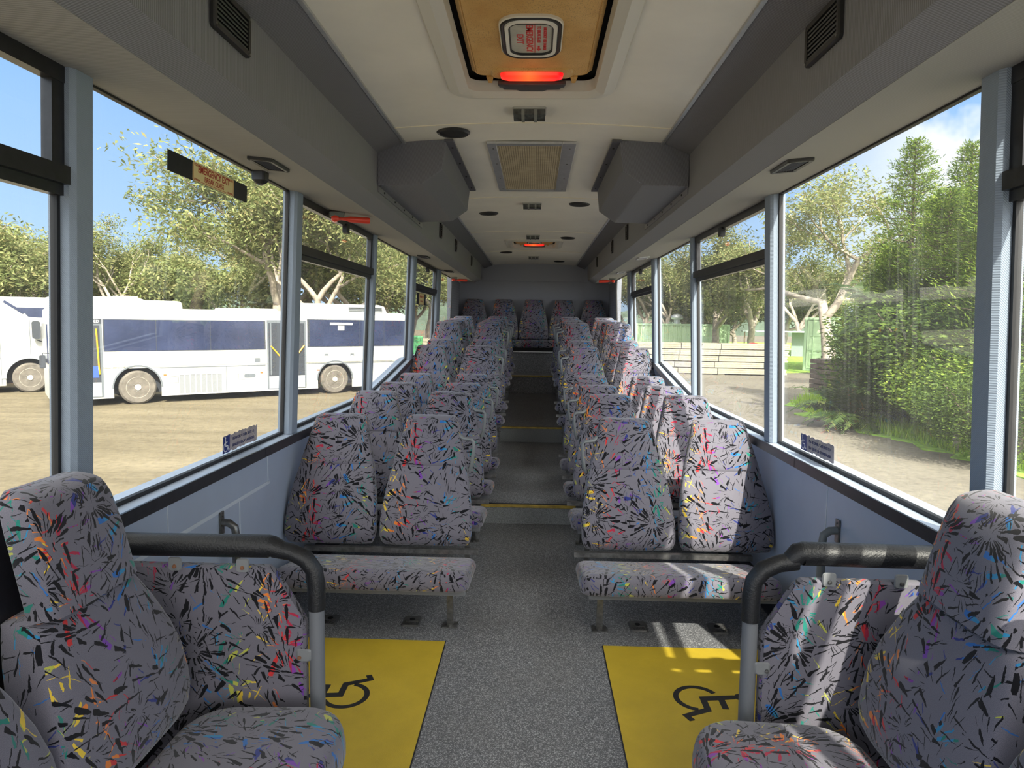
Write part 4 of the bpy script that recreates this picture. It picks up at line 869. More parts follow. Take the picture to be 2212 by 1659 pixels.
CONI = leaf_mat('conifer_sprays', [(0.12, (0.045, 0.09, 0.02)), (0.45, (0.13, 0.22, 0.035)), (0.72, (0.26, 0.36, 0.05)), (0.95, (0.42, 0.48, 0.09))])
SHRB = leaf_mat('shrub_leaves', [(0.1, (0.035, 0.07, 0.015)), (0.5, (0.07, 0.12, 0.02)), (0.8, (0.16, 0.24, 0.035)), (0.95, (0.30, 0.34, 0.06))])
PALM = leaf_mat('palm_leaves', [(0.1, (0.02, 0.045, 0.01)), (0.7, (0.06, 0.10, 0.02)), (0.95, (0.22, 0.24, 0.05))], 0.1)
YUC = leaf_mat('yucca_leaves', [(0.1, (0.16, 0.22, 0.06)), (0.6, (0.34, 0.40, 0.14)), (0.95, (0.60, 0.58, 0.25))], 0.2)
GRS = leaf_mat('grass_blades', [(0.1, (0.20, 0.38, 0.03)), (0.6, (0.44, 0.66, 0.05)), (0.95, (0.66, 0.72, 0.12))])
BARK = mat('pale_gum_bark', (0.34, 0.29, 0.23), 0.8, var=0.4, vs=2.5)
BARK2 = mat('brown_bark', (0.13, 0.10, 0.07), 0.9, var=0.4, vs=5)

def leaves(vs, fs, c, rad, n, ll, lw, rn, droop=1.0, flat=0.75):
    for _ in range(n):
        # random point in an ellipsoid, denser near its shell
        while True:
            p = Vector((rn.uniform(-1, 1), rn.uniform(-1, 1), rn.uniform(-1, 1)))
            if 0.15 < p.length < 1: break
        p = Vector((p.x*rad, p.y*rad, p.z*rad*flat)) + c
        d = Vector((rn.uniform(-1, 1), rn.uniform(-1, 1), rn.uniform(-1, 0.6)*droop-0.25*droop)).normalized()
        sdir = d.cross(Vector((rn.uniform(-1, 1), rn.uniform(-1, 1), rn.uniform(-1, 1)))).normalized()
        l = ll*rn.uniform(0.6, 1.3); w_ = lw*rn.uniform(0.6, 1.2); i = len(vs)
        vs += [tuple(p), tuple(p+d*l*0.4+sdir*w_), tuple(p+d*l), tuple(p+d*l*0.4-sdir*w_)]; fs.append((i, i+1, i+2, i+3))
def gum(seed, H, trunk_h, spread, nleaf=80, lrad=0.85, ll=0.20, lw=0.036, m=GUM, lean=0.1, maxd=4, r0_=0.2):
    rn = random.Random(seed); mb = MB(); vs, fs = [], []; ends = []
    def branch(p, d, ln, r, dep):
        pts = [p]; q = p.copy(); dd = d.copy(); n = 4
        for k in range(n):
            dd = (dd+Vector((rn.uniform(-.22, .22), rn.uniform(-.22, .22), rn.uniform(-.05, .16)))).normalized(); q = q+dd*ln/n; pts.append(q.copy())
        mb.tube(pts, [r*(1-0.42*k/n) for k in range(n+1)], 7 if dep < 2 else 5)
        if dep >= 2: ends.append((pts[2].copy(), 0.7)); ends.append((pts[4].copy(), 1.0))
        if dep >= maxd: return
        for k in range(rn.choice((2, 3, 3)) if dep > 0 else 4):
            a = rn.uniform(0, 2*PI); tilt = rn.uniform(0.35, 0.95)*spread
            s1 = dd.cross(Vector((math.cos(a), math.sin(a), 0.3))).normalized(); nd = (dd*math.cos(tilt)+s1*math.sin(tilt)).normalized()
            if nd.z < -0.15: nd.z = 0.1; nd.normalize()
            branch(pts[-1] if k < 2 else pts[3], nd, ln*rn.uniform(0.6, 0.82), r*0.56, dep+1)
    branch(Vector((0, 0, 0)), Vector((rn.uniform(-lean, lean), rn.uniform(-lean, lean), 1)).normalized(), trunk_h, r0_, 0)
    for c, k in ends: leaves(vs, fs, c, lrad*k*rn.uniform(.7, 1.25), int(nleaf*k), ll, lw, rn)
    top = max(v[2] for v in vs); sc = H/top
    me1 = mb.mesh('trunk', BARK, 60, False); me1.transform(Matrix.Scale(sc, 4)); me2 = raw('foliage', [(x*sc, y*sc, z*sc) for x, y, z in vs], fs, m, 'mesh'); return me1, me2
GV = [gum(1, 8.5, 3.0, 1.0), gum(2, 7.5, 2.2, 1.15, 85), gum(3, 9.0, 3.6, 0.85), gum(4, 7.0, 1.6, 1.2, 90, 0.95), gum(11, 8.0, 2.4, 1.0, 85, m=GUM2), gum(12, 7.0, 1.8, 1.2, 90, 0.9, m=GUM2)]
BIG = gum(21, 11.0, 3.4, 1.1, 110, 0.95, 0.20, 0.034, maxd=4, r0_=0.22)
BIG2 = gum(33, 10.5, 3.6, 1.15, 110, 0.72, 0.18, 0.032, maxd=4, r0_=0.26)
def place(px, dist, py_top=None, z0=ZG):
    """ground point at distance `dist` seen at column px; also the height that reaches row py_top"""
    d = ray(px, 700); h = math.hypot(d.x, d.y); p = Vector((CX+d.x/h*dist, d.y/h*dist, z0)); H = None
    if py_top is not None:
        e = ray(px, py_top); H = ZC+e.z/math.hypot(e.x, e.y)*dist-z0
    return p, H

def tree(v, px, dist, top, label, rz, group='gum trees beyond the yard', wide=1.0, name='gum_tree', cat='tree'):
    p, H = place(px, dist, top); base = max(q.co.z for q in v[1].vertices); k = H/base
    t = thing(name, label, cat, p, rz, group); kw = k*wide*(1.25 if name == 'gum_tree' else 1.0); t.scale = (kw, kw, k)
    add('trunk', v[0], t); add('foliage', v[1], t); return t
gl = [(-60, 34, 470, 1, 'left of everything, cut by the left picture edge'), (40, 40, 478, 0, 'with a bare leaning limb, seen in the front left window'), (100, 46, 520, 4, 'dark crown just left of the first left pillar'),
      (215, 38, 462, 2, 'slim with a round top, just right of the first left pillar'), (290, 44, 535, 3, 'low crown behind the roof of the white bus'), (350, 50, 540, 1, 'far crown left of the tall left tree'),
      (575, 46, 470, 0, 'behind the tall left tree'), (640, 52, 430, 3, 'behind the second left pillar'), (760, 36, 455, 1, 'tall crown seen through the opening left window'),
      (835, 44, 500, 3, 'olive crown right of the opening left window'), (880, 52, 545, 4, 'dark crown behind the rear of the white bus'), (925, 48, 520, 0, 'pale limbs in the second opening left window'),
      (970, 55, 520, 2, 'last one visible on the left before the rear wall'), (150, 55, 560, 3, 'behind the slim one on the left'), (430, 52, 560, 5, 'low dark crown above the mid bus'), (500, 38, 560, 3, 'yellowish low crown above the side door of the bus'),
      (-10, 52, 560, 4, 'low one behind the left coach')]
for i, (px, D, top, v, lb) in enumerate(gl): tree(GV[v], px, D, top-14, 'left gum tree: '+lb, i*1.3)
tree(BIG, 590, 31, 300, 'tallest gum tree on the left, high crown over the white bus', 0.6, None, 1.0)
tree(BIG, 705, 30, 395, 'gum tree with a thick trunk seen through the left opening window', 2.5, None, 0.9)
gr = [(1345, 60, 560, 4, 'pale one nearest the rear wall'), (1390, 52, 548, 0, 'seen in the far opening window'), (1440, 50, 520, 2, 'with twisting pale limbs above the green container'), (1475, 58, 545, 5, 'dark crown above the container vent'),
      (1545, 46, 500, 1, 'broad crown seen in the right opening window'), (1590, 58, 610, 5, 'low dark crown above the red tank'), (1625, 44, 470, 4, 'behind the second right pillar'), (1530, 62, 600, 3, 'olive one behind the container end'), (1690, 60, 560, 5, 'low dark one above the shed'), (1740, 55, 520, 4, 'behind the pale leaning gum')]
for i, (px, D, top, v, lb) in enumerate(gr): tree(GV[v], px, D, top, 'right gum tree: '+lb, 0.7+i*1.7)
tree(BIG2, 1790, 33, 335, 'tall pale limbed gum tree in the big right window, right of the green container end', 1.1, None, 1.1)
tree(GV[0], 2240, 24, 430, 'gum tree at the right edge behind the dense conifers', 1.0)

# conifers and shrubs on the right
def conifer(seed, H, R_, nb=110, per=60, low=0.1):
    rn = random.Random(seed); mb = MB(); vs, fs = [], []
    mb.tube([(0, 0, 0), (0.05, 0, H*0.5), (0, 0.03, H)], [0.10, 0.06, 0.012], 7)
    for k in range(nb):
        f = low+(1-low)*(k/nb)**0.85; z = H*f; a = k*2.399+rn.uniform(-.3, .3); l = R_*(1-f)**0.75*rn.uniform(0.65, 1.15)+0.12
        dirv = Vector((math.cos(a), math.sin(a), rn.uniform(-0.05, 0.35))); base = Vector((0, 0, z)); tip = base+dirv*l
        mb.tube([base, base+dirv*l*0.5+Vector((0, 0, -0.03*l)), tip], [0.018, 0.012, 0.004], 4)
        n = int(per*(0.35+l/R_))
        for q in range(n):
            u_ = rn.uniform(0.18, 1.05)**0.7; p = base+dirv*l*u_+Vector((rn.gauss(0, .09), rn.gauss(0, .09), rn.gauss(0, .06)))*(0.5+l)
            d = (dirv+Vector((rn.uniform(-.8, .8), rn.uniform(-.8, .8), rn.uniform(-.3, .9)))).normalized(); sd_ = d.cross(Vector((rn.uniform(-1, 1), rn.uniform(-1, 1), 1))).normalized()
            L_ = rn.uniform(0.05, 0.11); w_ = rn.uniform(0.007, 0.015); i = len(vs)
            vs += [tuple(p), tuple(p+d*L_*.45+sd_*w_), tuple(p+d*L_), tuple(p+d*L_*.45-sd_*w_)]; fs.append((i, i+1, i+2, i+3))
    return mb.mesh('trunk', BARK2, 60, False), raw('foliage', vs, fs, CONI, 'mesh')
CV = [conifer(5, 5.0, 1.5, 150, 190, 0.12), conifer(6, 4.2, 1.5, 140, 200, 0.38), conifer(8, 6.0, 1.35, 170, 170, 0.1)]
for i, (px, D, top, v, wd, lb) in enumerate([(1955, 19, 292, 2, 1.0, 'tallest pointed conifer against the white cloud'), (1885, 20.5, 585, 1, 0.85, 'broad bright conifer at the left of the conifer group'), (2035, 17.5, 395, 0, 1.1, 'bright conifer just left of the front right pillar'),
     (2120, 16.5, 330, 2, 1.1, 'bright conifer just right of the front right pillar'), (1925, 18.3, 520, 1, 0.95, 'low spreading conifer above the dark palms'), (2215, 15.5, 300, 0, 1.2, 'conifer cut by the right picture edge'), (2075, 20, 300, 2, 1.1, 'thin conifer top behind the front right pillar')]):
    tree(CV[v], px, D, top, lb, i*1.1, 'bright green conifers on the right', wd, 'conifer_tree', 'tree')
def bush(seed, R_, n, ll, lw, m):
    rn = random.Random(seed); mb = MB(); vs, fs = [], []
    for k in range(9):
        a = rn.uniform(0, 2*PI); tip = Vector((math.cos(a)*R_*0.7, math.sin(a)*R_*0.7, R_*rn.uniform(0.7, 1.3)))
        mb.tube([(0, 0, 0), tip*0.5+Vector((0, 0, 0.1)), tip], [0.03, 0.02, 0.006], 5); 
        leaves(vs, fs, tip*0.85, R_*0.5, n//9, ll, lw, rn, 0.3)
    leaves(vs, fs, Vector((0, 0, R_*0.7)), R_*0.85, n//2, ll, lw, rn, 0.3, 0.8)
    vs = [(x, y, max(z, 0.01)) for x, y, z in vs]
    return mb.mesh('stems', BARK2, 60, False), raw('foliage', vs, fs, m, 'mesh')
BV = [bush(1, 1.0, 14000, 0.05, 0.012, SHRB), bush(2, 1.0, 14000, 0.045, 0.011, SHRB), bush(3, 1.0, 12000, 0.05, 0.013, CONI)]
for i, (px, D, top, v, wd, lb) in enumerate([(1925, 18.6, 735, 0, 0.62, 'dark shrub under the left conifer'), (1950, 18.0, 665, 1, 0.80, 'dark shrub in the middle of the thicket'), (1985, 17.4, 690, 0, 0.85, 'dark shrub right of the palms'), (2035, 17.4, 670, 1, 1.0, 'shrub behind the yucca'),
     (2070, 16.8, 640, 0, 1.3, 'dark shrub behind the front right pillar'), (2150, 15.0, 720, 2, 1.2, 'green shrub right of the front right pillar'), (2195, 13.0, 780, 1, 1.1, 'shrub at the right picture edge'), (2015, 16.6, 800, 2, 0.8, 'low bright bush over the rocks')]):
    p, H = place(px, D, top); t = thing('leafy_shrub', lb, 'shrub', p, i*1.9, 'shrubs in the thicket on the right'); t.scale = (H/1.45*wd, H/1.45*wd, H/1.45)
    add('stems', BV[v][0], t); add('foliage', BV[v][1], t)
def rosette(seed, n, ln, wd, m, th=0.15, leaflets=False, arch=0.6, hgt=0.0):
    rn = random.Random(seed); vs, fs = [], []
    for k in range(n):
        a = k*2.399; e = rn.uniform(0.15, 1.35); d = Vector((math.cos(a)*math.cos(e), math.sin(a)*math.cos(e), math.sin(e))); side = Vector((-math.sin(a), math.cos(a), 0))
        p = Vector((0, 0, hgt)); L_ = ln*rn.uniform(0.75, 1.1); seg = 7; prev = None
        for q in range(seg+1):
            f = q/seg; w_ = wd*(math.sin(PI*min(1, 0.25+f*0.75))) if not leaflets else 0.012*(1-f*.8)
            pt = (tuple(p-side*w_), tuple(p+side*w_)); i = len(vs); vs += list(pt)
            if q: fs.append((i-2, i-1, i+1, i))
            if leaflets and q:
                for sg in (-1, 1):
                    for h in range(4):
                        o = p - d*L_/seg*h/4; ld = (side*sg*0.9+d*0.55+Vector((0, 0, -0.15-0.2*rn.random()))).normalized(); ll = L_*0.30*math.sin(PI*(0.2+0.75*f)); j = len(vs)
                        vs += [tuple(o), tuple(o+ld*ll*.5+d*0.012), tuple(o+ld*ll), tuple(o+ld*ll*.5-d*0.012)]; fs.append((j, j+1, j+2, j+3))
            p = p+d*L_/seg; d = (d+Vector((0, 0, -arch/seg*(1+f)))).normalized()
    return raw('leaf_crown', vs, fs, m, 'mesh')
PM = [rosette(3, 44, 1.3, 0.02, PALM, leaflets=True, arch=1.1, hgt=0.55), rosette(4, 36, 1.7, 0.02, PALM, leaflets=True, arch=1.1, hgt=1.0)]
for i, (px, D, v, zz, lb) in enumerate([(1842, 16.2, 0, -0.28, 'dark palm with arching fronds beside the green container end'), (1925, 17.4, 1, 1.3, 'taller dark palm inside the conifer thicket')]):
    p, _ = place(px, D); t = thing('palm', lb, 'palm', p, i*1.0)
    b = MB(); h = (0.55, 1.0)[v]*1.0; b.tube([(0, 0, 0), (0.02, 0, (h+zz)*0.5), (0, 0, h+zz)], [0.09, 0.08, 0.07], 10); b.build('trunk', BARK2, t, uv=False); add('leaf_crown', PM[v], t, (0, 0, zz))
YM = rosette(9, 60, 0.72, 0.024, YUC, arch=0.55, hgt=0.55)
for px, D, lb in ((2088, 14.2, 'spiky pale green yucca behind the front right pillar'), (2150, 14.6, 'darker yucca right of the front right pillar')):
    p, _ = place(px, D); t = thing('yucca', lb, 'yucca', p, px); b = MB(); b.tube([(0, 0, 0), (0.03, 0.02, 0.3), (0, 0, 0.58)], [0.07, 0.06, 0.06], 9); b.build('trunk', BARK, t, uv=False); add('leaf_crown', YM, t)
STONE = mat('pale_stone', (0.36, 0.34, 0.30), 0.85, var=0.35, vs=4, bump=0.6, bs=30)
for i, (px, py, r, lb) in enumerate([(2042, 915, 0.36, 'pale boulder under the thicket, left of the yucca trunk'), (2082, 948, 0.30, 'pale boulder at the foot of the front right pillar'), (1985, 905, 0.28, 'small boulder in the weeds left of the others'), (2160, 935, 0.34, 'boulder right of the front right pillar')]):
    g = on(2, ZG, px, py); t = MB(); bmesh.ops.create_icosphere(t.bm, subdivisions=3, radius=r); rn = random.Random(i); ph = [rn.uniform(0, 6) for _ in range(6)]
    for v in t.bm.verts:
        c = v.co.normalized(); k = 1+0.16*math.sin(4*c.x+ph[0])+0.14*math.sin(5*c.y+ph[1])+0.10*math.sin(7*c.z+ph[2]+3*c.x); v.co = Vector((v.co.x*1.25*k, v.co.y*k, v.co.z*0.62*k+r*0.3))
    o = t.build('rock', STONE, None, 50, g, False); o.rotation_euler.z = i; tag(o, lb, 'rock', 'boulders by the weeds')
# weeds and grass (uncountable)
vs, fs = [], []; rn = random.Random(77)
poly = [(7.1, 19.0), (8.2, 20.6), (10.5, 21.2), (14, 19.5), (15, 8.5), (7.6, 8.8), (7.3, 10.5), (7.2, 12.4), (6.9, 14.8), (6.8, 16.6)]
def inside(x, y):
    c = False
    for (x0, y0), (x1, y1) in zip(poly, poly[1:]+poly[:1]):
        if (y0 > y) != (y1 > y) and x < (x1-x0)*(y-y0)/(y1-y0)+x0: c = not c
    return c
clumps = [(rn.uniform(6.6, 13), rn.uniform(8.8, 21), rn.uniform(.3, 1)) for _ in range(620)]
for cx_, cy_, r in clumps:
    if not inside(cx_, cy_): continue
    hh = rn.uniform(0.08, 0.32)
    for k in range(90):
        x, y = cx_+rn.gauss(0, r*.45), cy_+rn.gauss(0, r*.45); 
        if not inside(x, y): continue
        h = hh*rn.uniform(.5, 1.3); a = rn.uniform(0, PI); w_ = rn.uniform(.008, .022); bx, by = rn.uniform(-.1, .1), rn.uniform(-.1, .1); i = len(vs)
        vs += [(x-math.cos(a)*w_, y-math.sin(a)*w_, ZG+.01), (x+math.cos(a)*w_, y+math.sin(a)*w_, ZG+.01), (x+bx, y+by, ZG+h)]; fs.append((i, i+1, i+2))
tag(raw('grass', vs, fs, GRS), 'bright green weeds and grass growing along the edge of the gravel on the right', 'grass', None, 'stuff')

# ================================================================== BUSES
WHT = mat('white_bus_paint', (0.48, 0.48, 0.44), 0.35, var=0.03, vs=2)
BGL = mat('dark_tinted_glass', (0.028, 0.036, 0.075), 0.14, spec=0.6, var=0.35, vs=0.9)
BDK = mat('bus_interior_dark', (0.03, 0.035, 0.045), 0.6)
TYR = mat('dusty_tyre', (0.13, 0.115, 0.095), 0.9, var=0.3, vs=6)
RIM = mat('cream_wheel_rim', (0.66, 0.62, 0.52), 0.5)
YEL = mat('yellow_handrail', (0.85, 0.42, 0.02), 0.4)
GRYB = mat('grey_bus_trim', (0.12, 0.135, 0.15), 0.5)
def wheel(t, x, y, r=0.41):
    b = MB(); b.lathe([(r*.62, 0.0), (r*.9, -0.01), (r, 0.03), (r, 0.20), (r*.9, 0.24), (r*.5, 0.24)], (x, y, r), axis='y', n=40); ty = b.build('tyre', TYR, t, 40, uv=False)
    b = MB(); b.lathe([(r*.64, 0.01), (r*.62, -0.004), (r*.58, 0.03), (r*.44, 0.05), (r*.34, 0.03), (r*.20, 0.02), (r*.16, -0.02), (r*.05, -0.03), (0.002, -0.03)], (x, y, r), axis='y', n=40)
    w_ = b.build('wheel_rim', RIM, t, 40, uv=False)
    b = MB()
    for k in range(10):
        a = 2*PI*k/10; b.lathe([(0.010, 0.02), (0.010, -0.005), (0.002, -0.008)], (x+math.cos(a)*r*.27, y, r+math.sin(a)*r*.27), axis='y', n=6)
    b.split('wheel_nut', STEEL, w_, 0)
    b = MB()
    for k in range(10):
        a = 2*PI*(k+.5)/10; b.lathe([(0.020, 0.042), (0.020, 0.036), (0.002, 0.036)], (x+math.cos(a)*r*.50, y, r+math.sin(a)*r*.50), axis='y', n=8)
    b.split('rim_hole', BDK, w_, 0)
def bus_body(t, x0, x1, wd, top, skirt, arches, r, nose=None, m=WHT, split=0.95):
    # upper shell, rounded roof edge
    b = MB(); sec = [(0, split-.05), (0.0, top-0.28), (0.02, top-0.14), (0.10, top-0.05), (0.25, top), (wd-0.25, top), (wd-0.10, top-.05), (wd-.02, top-.14), (wd, top-.28), (wd, split-.05)]
    def ring(x, k, sh=0): return [(x+sh*(1-(z-split)/(top-split)) if sh else x, wd/2+(y-wd/2)*k, split-.05+(z-split+.05)*(1-(1-k)*0.4)) for y, z in sec]
    b.loft([ring(x0, 0.88), ring(x0+0.06, 0.95), ring(x0+0.2, 1.0), ring(x1-0.15, 1.0), ring(x1-.03, .96), ring(x1, 0.9)]); b.build('body_upper', m, t, 30, uv=False)
    out = [(x0+.02, split), (x0, skirt+0.1), (x0+.05, skirt)]
    for ax in sorted(arches):
        out.append((ax-r, skirt)); out += [(ax+math.cos(math.radians(180-a))*r, max(skirt, 0.42+math.sin(math.radians(180-a))*r)) for a in range(0, 181, 12)]+[(ax+r, skirt)]
    out += [(x1-.04, skirt), (x1, skirt+.06), (x1-.02, split)]
    for yy0, yy1 in ((0.0, 0.03), (wd-.03, wd)):
        b = MB(); b.loft([[(x, yy0, z) for x, z in out], [(x, yy1, z) for x, z in out]]); b.build('side_panel', m, t, 0, uv=False)
    b = MB(); b.box((x0+.03, 0.3, skirt+.08), (x1-.03, wd-.3, split)); b.box((x0+.0, 0.03, skirt+.05), (x0+.06, wd-.03, split)); b.build('underbody', BDK, t, 0, uv=False)
    b = MB(); b.box((x0-.01, .03, skirt), (x0+.05, wd-.03, split)); b.build('front_panel', m, t, 0, uv=False)
    for ax in arches:
        b = MB(); rr_ = [(ax+math.cos(math.radians(a))*(r+.0), 0.42+math.sin(math.radians(a))*r) for a in range(0, 181, 9)]; r2 = [(ax+math.cos(math.radians(a))*(r+.035), 0.42+math.sin(math.radians(a))*(r+.035)) for a in range(180, -1, -9)]
        b.loft([[(x, -.012, z) for x, z in rr_+r2], [(x, .05, z) for x, z in rr_+r2]]); b.build('wheel_arch', GRYB, t, 0, uv=False)
def panes(t, xs_, z0, z1, y=-0.006, m=BGL, nm='window_pane'):
    for xa, xb in zip(xs_, xs_[1:]):
        b = MB(); b.loft([[(x, yy_, z) for x, z in rrect(xb-xa-.015, z1-z0, .02, 2, (xa+xb)/2, (z0+z1)/2)] for yy_ in (y, .01)]); b.build(nm, m, t, 0, uv=False)
ub = Vector((0.779, 0.627, 0)); RZB = math.atan2(0.627, 0.779)
# -- the nearest bus
t = thing('bus', 'long white single deck bus with both doors open, parked broadside across the dirt yard', 'bus', (-9.88, 16.745, ZG), RZB)
bus_body(t, -1.82, 7.62, 2.3, 2.40, 0.18, (0.0, 5.17), 0.53)
b = MB(); b.box((-0.72, -.003, 1.325), (3.16, .012, 2.115)); b.box((4.34, -.003, 1.385), (7.52, .012, 2.175)); b.split('window_band', BDK, t, 0)
panes(t, [-0.70, 0.44, 1.73, 3.12], 1.34, 2.10); panes(t, [4.40, 5.95, 6.75, 7.50], 1.40, 2.16)
b = MB(); b.loft([[(x, y, z) for x, z in ((-1.62, 1.15), (-1.30, 1.15), (-1.28, 2.02), (-1.52, 2.02))] for y in (-.008, .01)]); b.build('driver_window', BGL, t, 0, uv=False)
for xa, xb, zt_ in ((-1.18, -0.74, 1.96), (3.20, 4.30, 2.06)):
    b = MB(); b.box((xa, -.01, 0.22), (xb, .02, zt_+.08)); dr = b.build('door_opening', GRYB, t, 0, uv=False)
    b = MB(); b.box((xa+.04, -.014, 0.30), (xb-.05, .0, zt_)); b.build('dark_doorway', BDK, dr, 0, uv=False)
    b = MB(); b.box((xa+.04, -.018, 0.24), (xb-.05, -.01, 0.58)); b.build('steps', mat('step_grey', (0.40, 0.42, 0.42), 0.6), dr, 0, uv=False)
    if xb > 0:
        for a_, c_ in (((xa+.10, 1.42), (xa+.50, .95)), ((xb-.06, 1.44), (xb-.32, 1.10)), ((xa+.52, .62), (xa+.52, 1.45))): 
            b = MB(); b.tube([(a_[0], -.03, a_[1]), (c_[0], -.03, c_[1])], 0.02, 6); b.build('yellow_rail', YEL, dr, uv=False)
        b = MB(); b.box((xa+.08, -.018, .62), (xa+.12, -.012, zt_)); b.box((xb-.42, -.018, .3), (xb-.38, -.012, zt_)); b.build('door_leaf', GRYB, dr, 0, uv=False)
    else:
        for x_ in (xa+.12, xb-.09): b = MB(); b.tube([(x_-.03, -.03, 1.88), (x_, -.03, .95), (x_+.01, -.03, .78)], 0.019, 6); b.build('yellow_rail', YEL, dr, uv=False)
        b = MB(); b.box((xa+.16, -.02, .70), (xb-.10, -.012, .98)); b.build('blue_seat', mat('blue_seat', (0.03, 0.08, 0.5), 0.7), dr, 0, uv=False)
b = MB(); b.box((-1.20, -.012, 2.0), (-0.74, .0, 2.12)); db = b.build('destination_sign', BDK, t, 0, uv=False)
text('lettering', 'SED', 0.085, mat('sign_white', (0.8, 0.8, 0.78), 0.5), t, (-0.87, -.014, 2.06), (1, 0, 0), (0, 0, 1), xs=1.1)
wheel(t, 0.0, 0.02, 0.42); wheel(t, 5.17, 0.02, 0.42); wheel(t, 0.0, 2.02, 0.42); wheel(t, 5.17, 2.02, 0.42)
b = MB(); b.box((.50, -.006, .885), (3.15, .0, .905)); b.box((4.36, -.006, .885), (7.5, .0, .905)); b.box((2.1, -.006, .22), (2.113, 0, .88)); b.box((6.1, -.006, .22), (6.113, 0, .88)); b.split('panel_line', GRYB, t, 0, uv=False)
b = MB(); b.box((0.93, -.004, .22), (2.02, .0, .72)); b.build('grille_recess', mat('grille_recess', (0.20, 0.21, 0.22), 0.6), t, 0, uv=False)
b = MB()
for k in range(9): b.box((0.93+k*.1325, -.012, .22), (0.955+k*.1325, -.002, .72))
b.box((0.93, -.012, .70), (2.02, -.002, .72))
b.build('radiator_grille', WHT, t, 0, uv=False)
b = MB(); b.loft([[(x, y, z) for x, z in rrect(.30, .10, .045, 4, 2.72, .62)] for y in (-.006, 0)]); b.build('vent_slot', GRYB, t, 0, uv=False)
b = MB()
for x_, z_, w_ in ((.74, .50, .18), (2.42, .52, .16), (6.85, .45, .25)): 
    for a_, c_ in (((x_, z_), (x_+w_, z_+.008)), ((x_, z_+.16), (x_+w_, z_+.168)), ((x_, z_), (x_+.008, z_+.16)), ((x_+w_, z_), (x_+w_+.008, z_+.168))): b.box((a_[0], -.004, a_[1]), (c_[0], 0, c_[1]))
b.build('flap_outlines', GRYB, t, 0, uv=False)
OR = mat('orange_marker', (0.75, 0.12, 0.02), 0.4); b = MB()
for x_, z_ in ((.58, .70), (3.0, .68), (4.62, .70), (7.05, .72), (-1.68, .62)): b.box((x_, -.012, z_), (x_+.07, 0, z_+.03 if x_ > -1 else z_+.16))
b.split('marker_light', OR, t, 0)
b = MB(); b.box((5.02, -.014, 2.02), (5.72, -.004, 2.09)); b.box((5.26, -.014, 1.86), (5.46, -.004, 2.0)); b.split('white_sticker', WHT, t, 0)
b = MB()
for x_ in (4.85, 5.65): b.box((x_, -.010, 1.14), (x_+.11, 0, 1.18)); b.box((x_, -.006, 1.10), (x_+.012, 0, 1.18)); b.box((x_+.1, -.006, 1.10), (x_+.112, 0, 1.18))
b.box((2.86, -.006, .98), (3.0, 0, 1.10)); b.split('small_fitting', GRYB, t, 0)
b = MB(); b.loft([[(x, y, 2.36) for x, y in rrect(2.9, 1.7, .2, 4, 5.65, 1.15)], [(x, y, 2.60) for x, y in rrect(2.75, 1.55, .2, 4, 5.65, 1.15)], [(x, y, 2.65) for x, y in rrect(2.5, 1.3, .2, 4, 5.65, 1.15)]]); ac = b.build('roof_air_conditioner', WHT, t, 35, uv=False)
b = MB()
for z in (2.44, 2.49, 2.54): b.box((5.75, 0.30, z), (6.85, .42, z+.018))
b.build('louvres', GRYB, ac, 0, uv=False)
b = MB(); b.loft([[(x, y, 2.38) for x, y in rrect(1.6, 1.0, .1, 4, 3.0, 1.2)], [(x, y, 2.46) for x, y in rrect(1.5, .9, .1, 4, 3.0, 1.2)]]); b.build('roof_vent', WHT, t, 35, uv=False)
b = MB(); b.box((-1.84, -.01, .16), (-1.30, .5, .42)); bev(b.build('bumper', WHT, t, 0, uv=False), .05, 3)
b = MB(); b.box((-1.845, .2, 1.05), (-1.80, 2.1, 1.98)); b.build('windscreen', BGL, t, 0, uv=False)
b = MB(); b.tube([(-1.75, 0, 1.30), (-1.95, -.12, 1.32), (-1.95, -.14, 1.20)], .012, 6); b.loft([[(x, y, z) for x, z in rrect(.12, .3, .03, 3, -1.96, 1.12)] for y in (-.20, -.13)]); b.build('side_mirror', BDK, t, uv=False)
# -- the bus parked behind it, and the high deck coach beside it
dn = Vector((-0.627, 0.779, 0)); o3 = Vector((-14.3, 18.95, ZG))
t = thing('bus', 'white bus parked behind the long one, only its roof and roof vents showing', 'bus', o3+dn*4.2, RZB)
bus_body(t, -6.5, 4.9, 2.3, 2.80, 0.2, (0.0,), 0.55); wheel(t, 0.0, 0.03, 0.42); panes(t, [-6.2, -4.2, -2.2, -.3, 1.5, 3.3, 4.7], 1.6, 2.45)
b = MB(); b.loft([[(x, y, 2.78) for x, y in rrect(3.2, 1.5, .2, 4, 2.2, 1.1)], [(x, y, 2.90) for x, y in rrect(2.6, 1.2, .2, 4, 2.2, 1.1)]]); b.build('roof_air_conditioner', WHT, t, 35, uv=False)
for x_ in (-2.4, 3.1): b = MB(); b.loft([[(x, y, zz) for x, y in rrect(.8, .7, .06, 3, x_, .9)] for zz in (2.76, 2.94)]); b.build('roof_vent', WHT, t, 35, uv=False)
t = thing('coach', 'high deck cream white coach with a sloping blue front window at the left picture edge', 'coach', o3, RZB)
arch = [(math.cos(math.radians(180-a))*.55, max(.2, .42+math.sin(math.radians(180-a))*.55)) for a in range(0, 181, 12)]
prof = [(-9, .2), (-.55, .2)]+arch+[(.55, .2), (1.0, .25), (1.06, 1.2), (.96, 2.0), (.86, 2.10), (.02, 2.14), (-.02, 2.20), (-.10, 2.30), (-.62, 2.66), (-.75, 2.72), (-9, 2.74)]
b = MB(); b.loft([[(x, y, z) for x, z in prof] for y in (0.02, 2.28)]); bev(b.build('body', WHT, t, 25, uv=False), .03, 3)
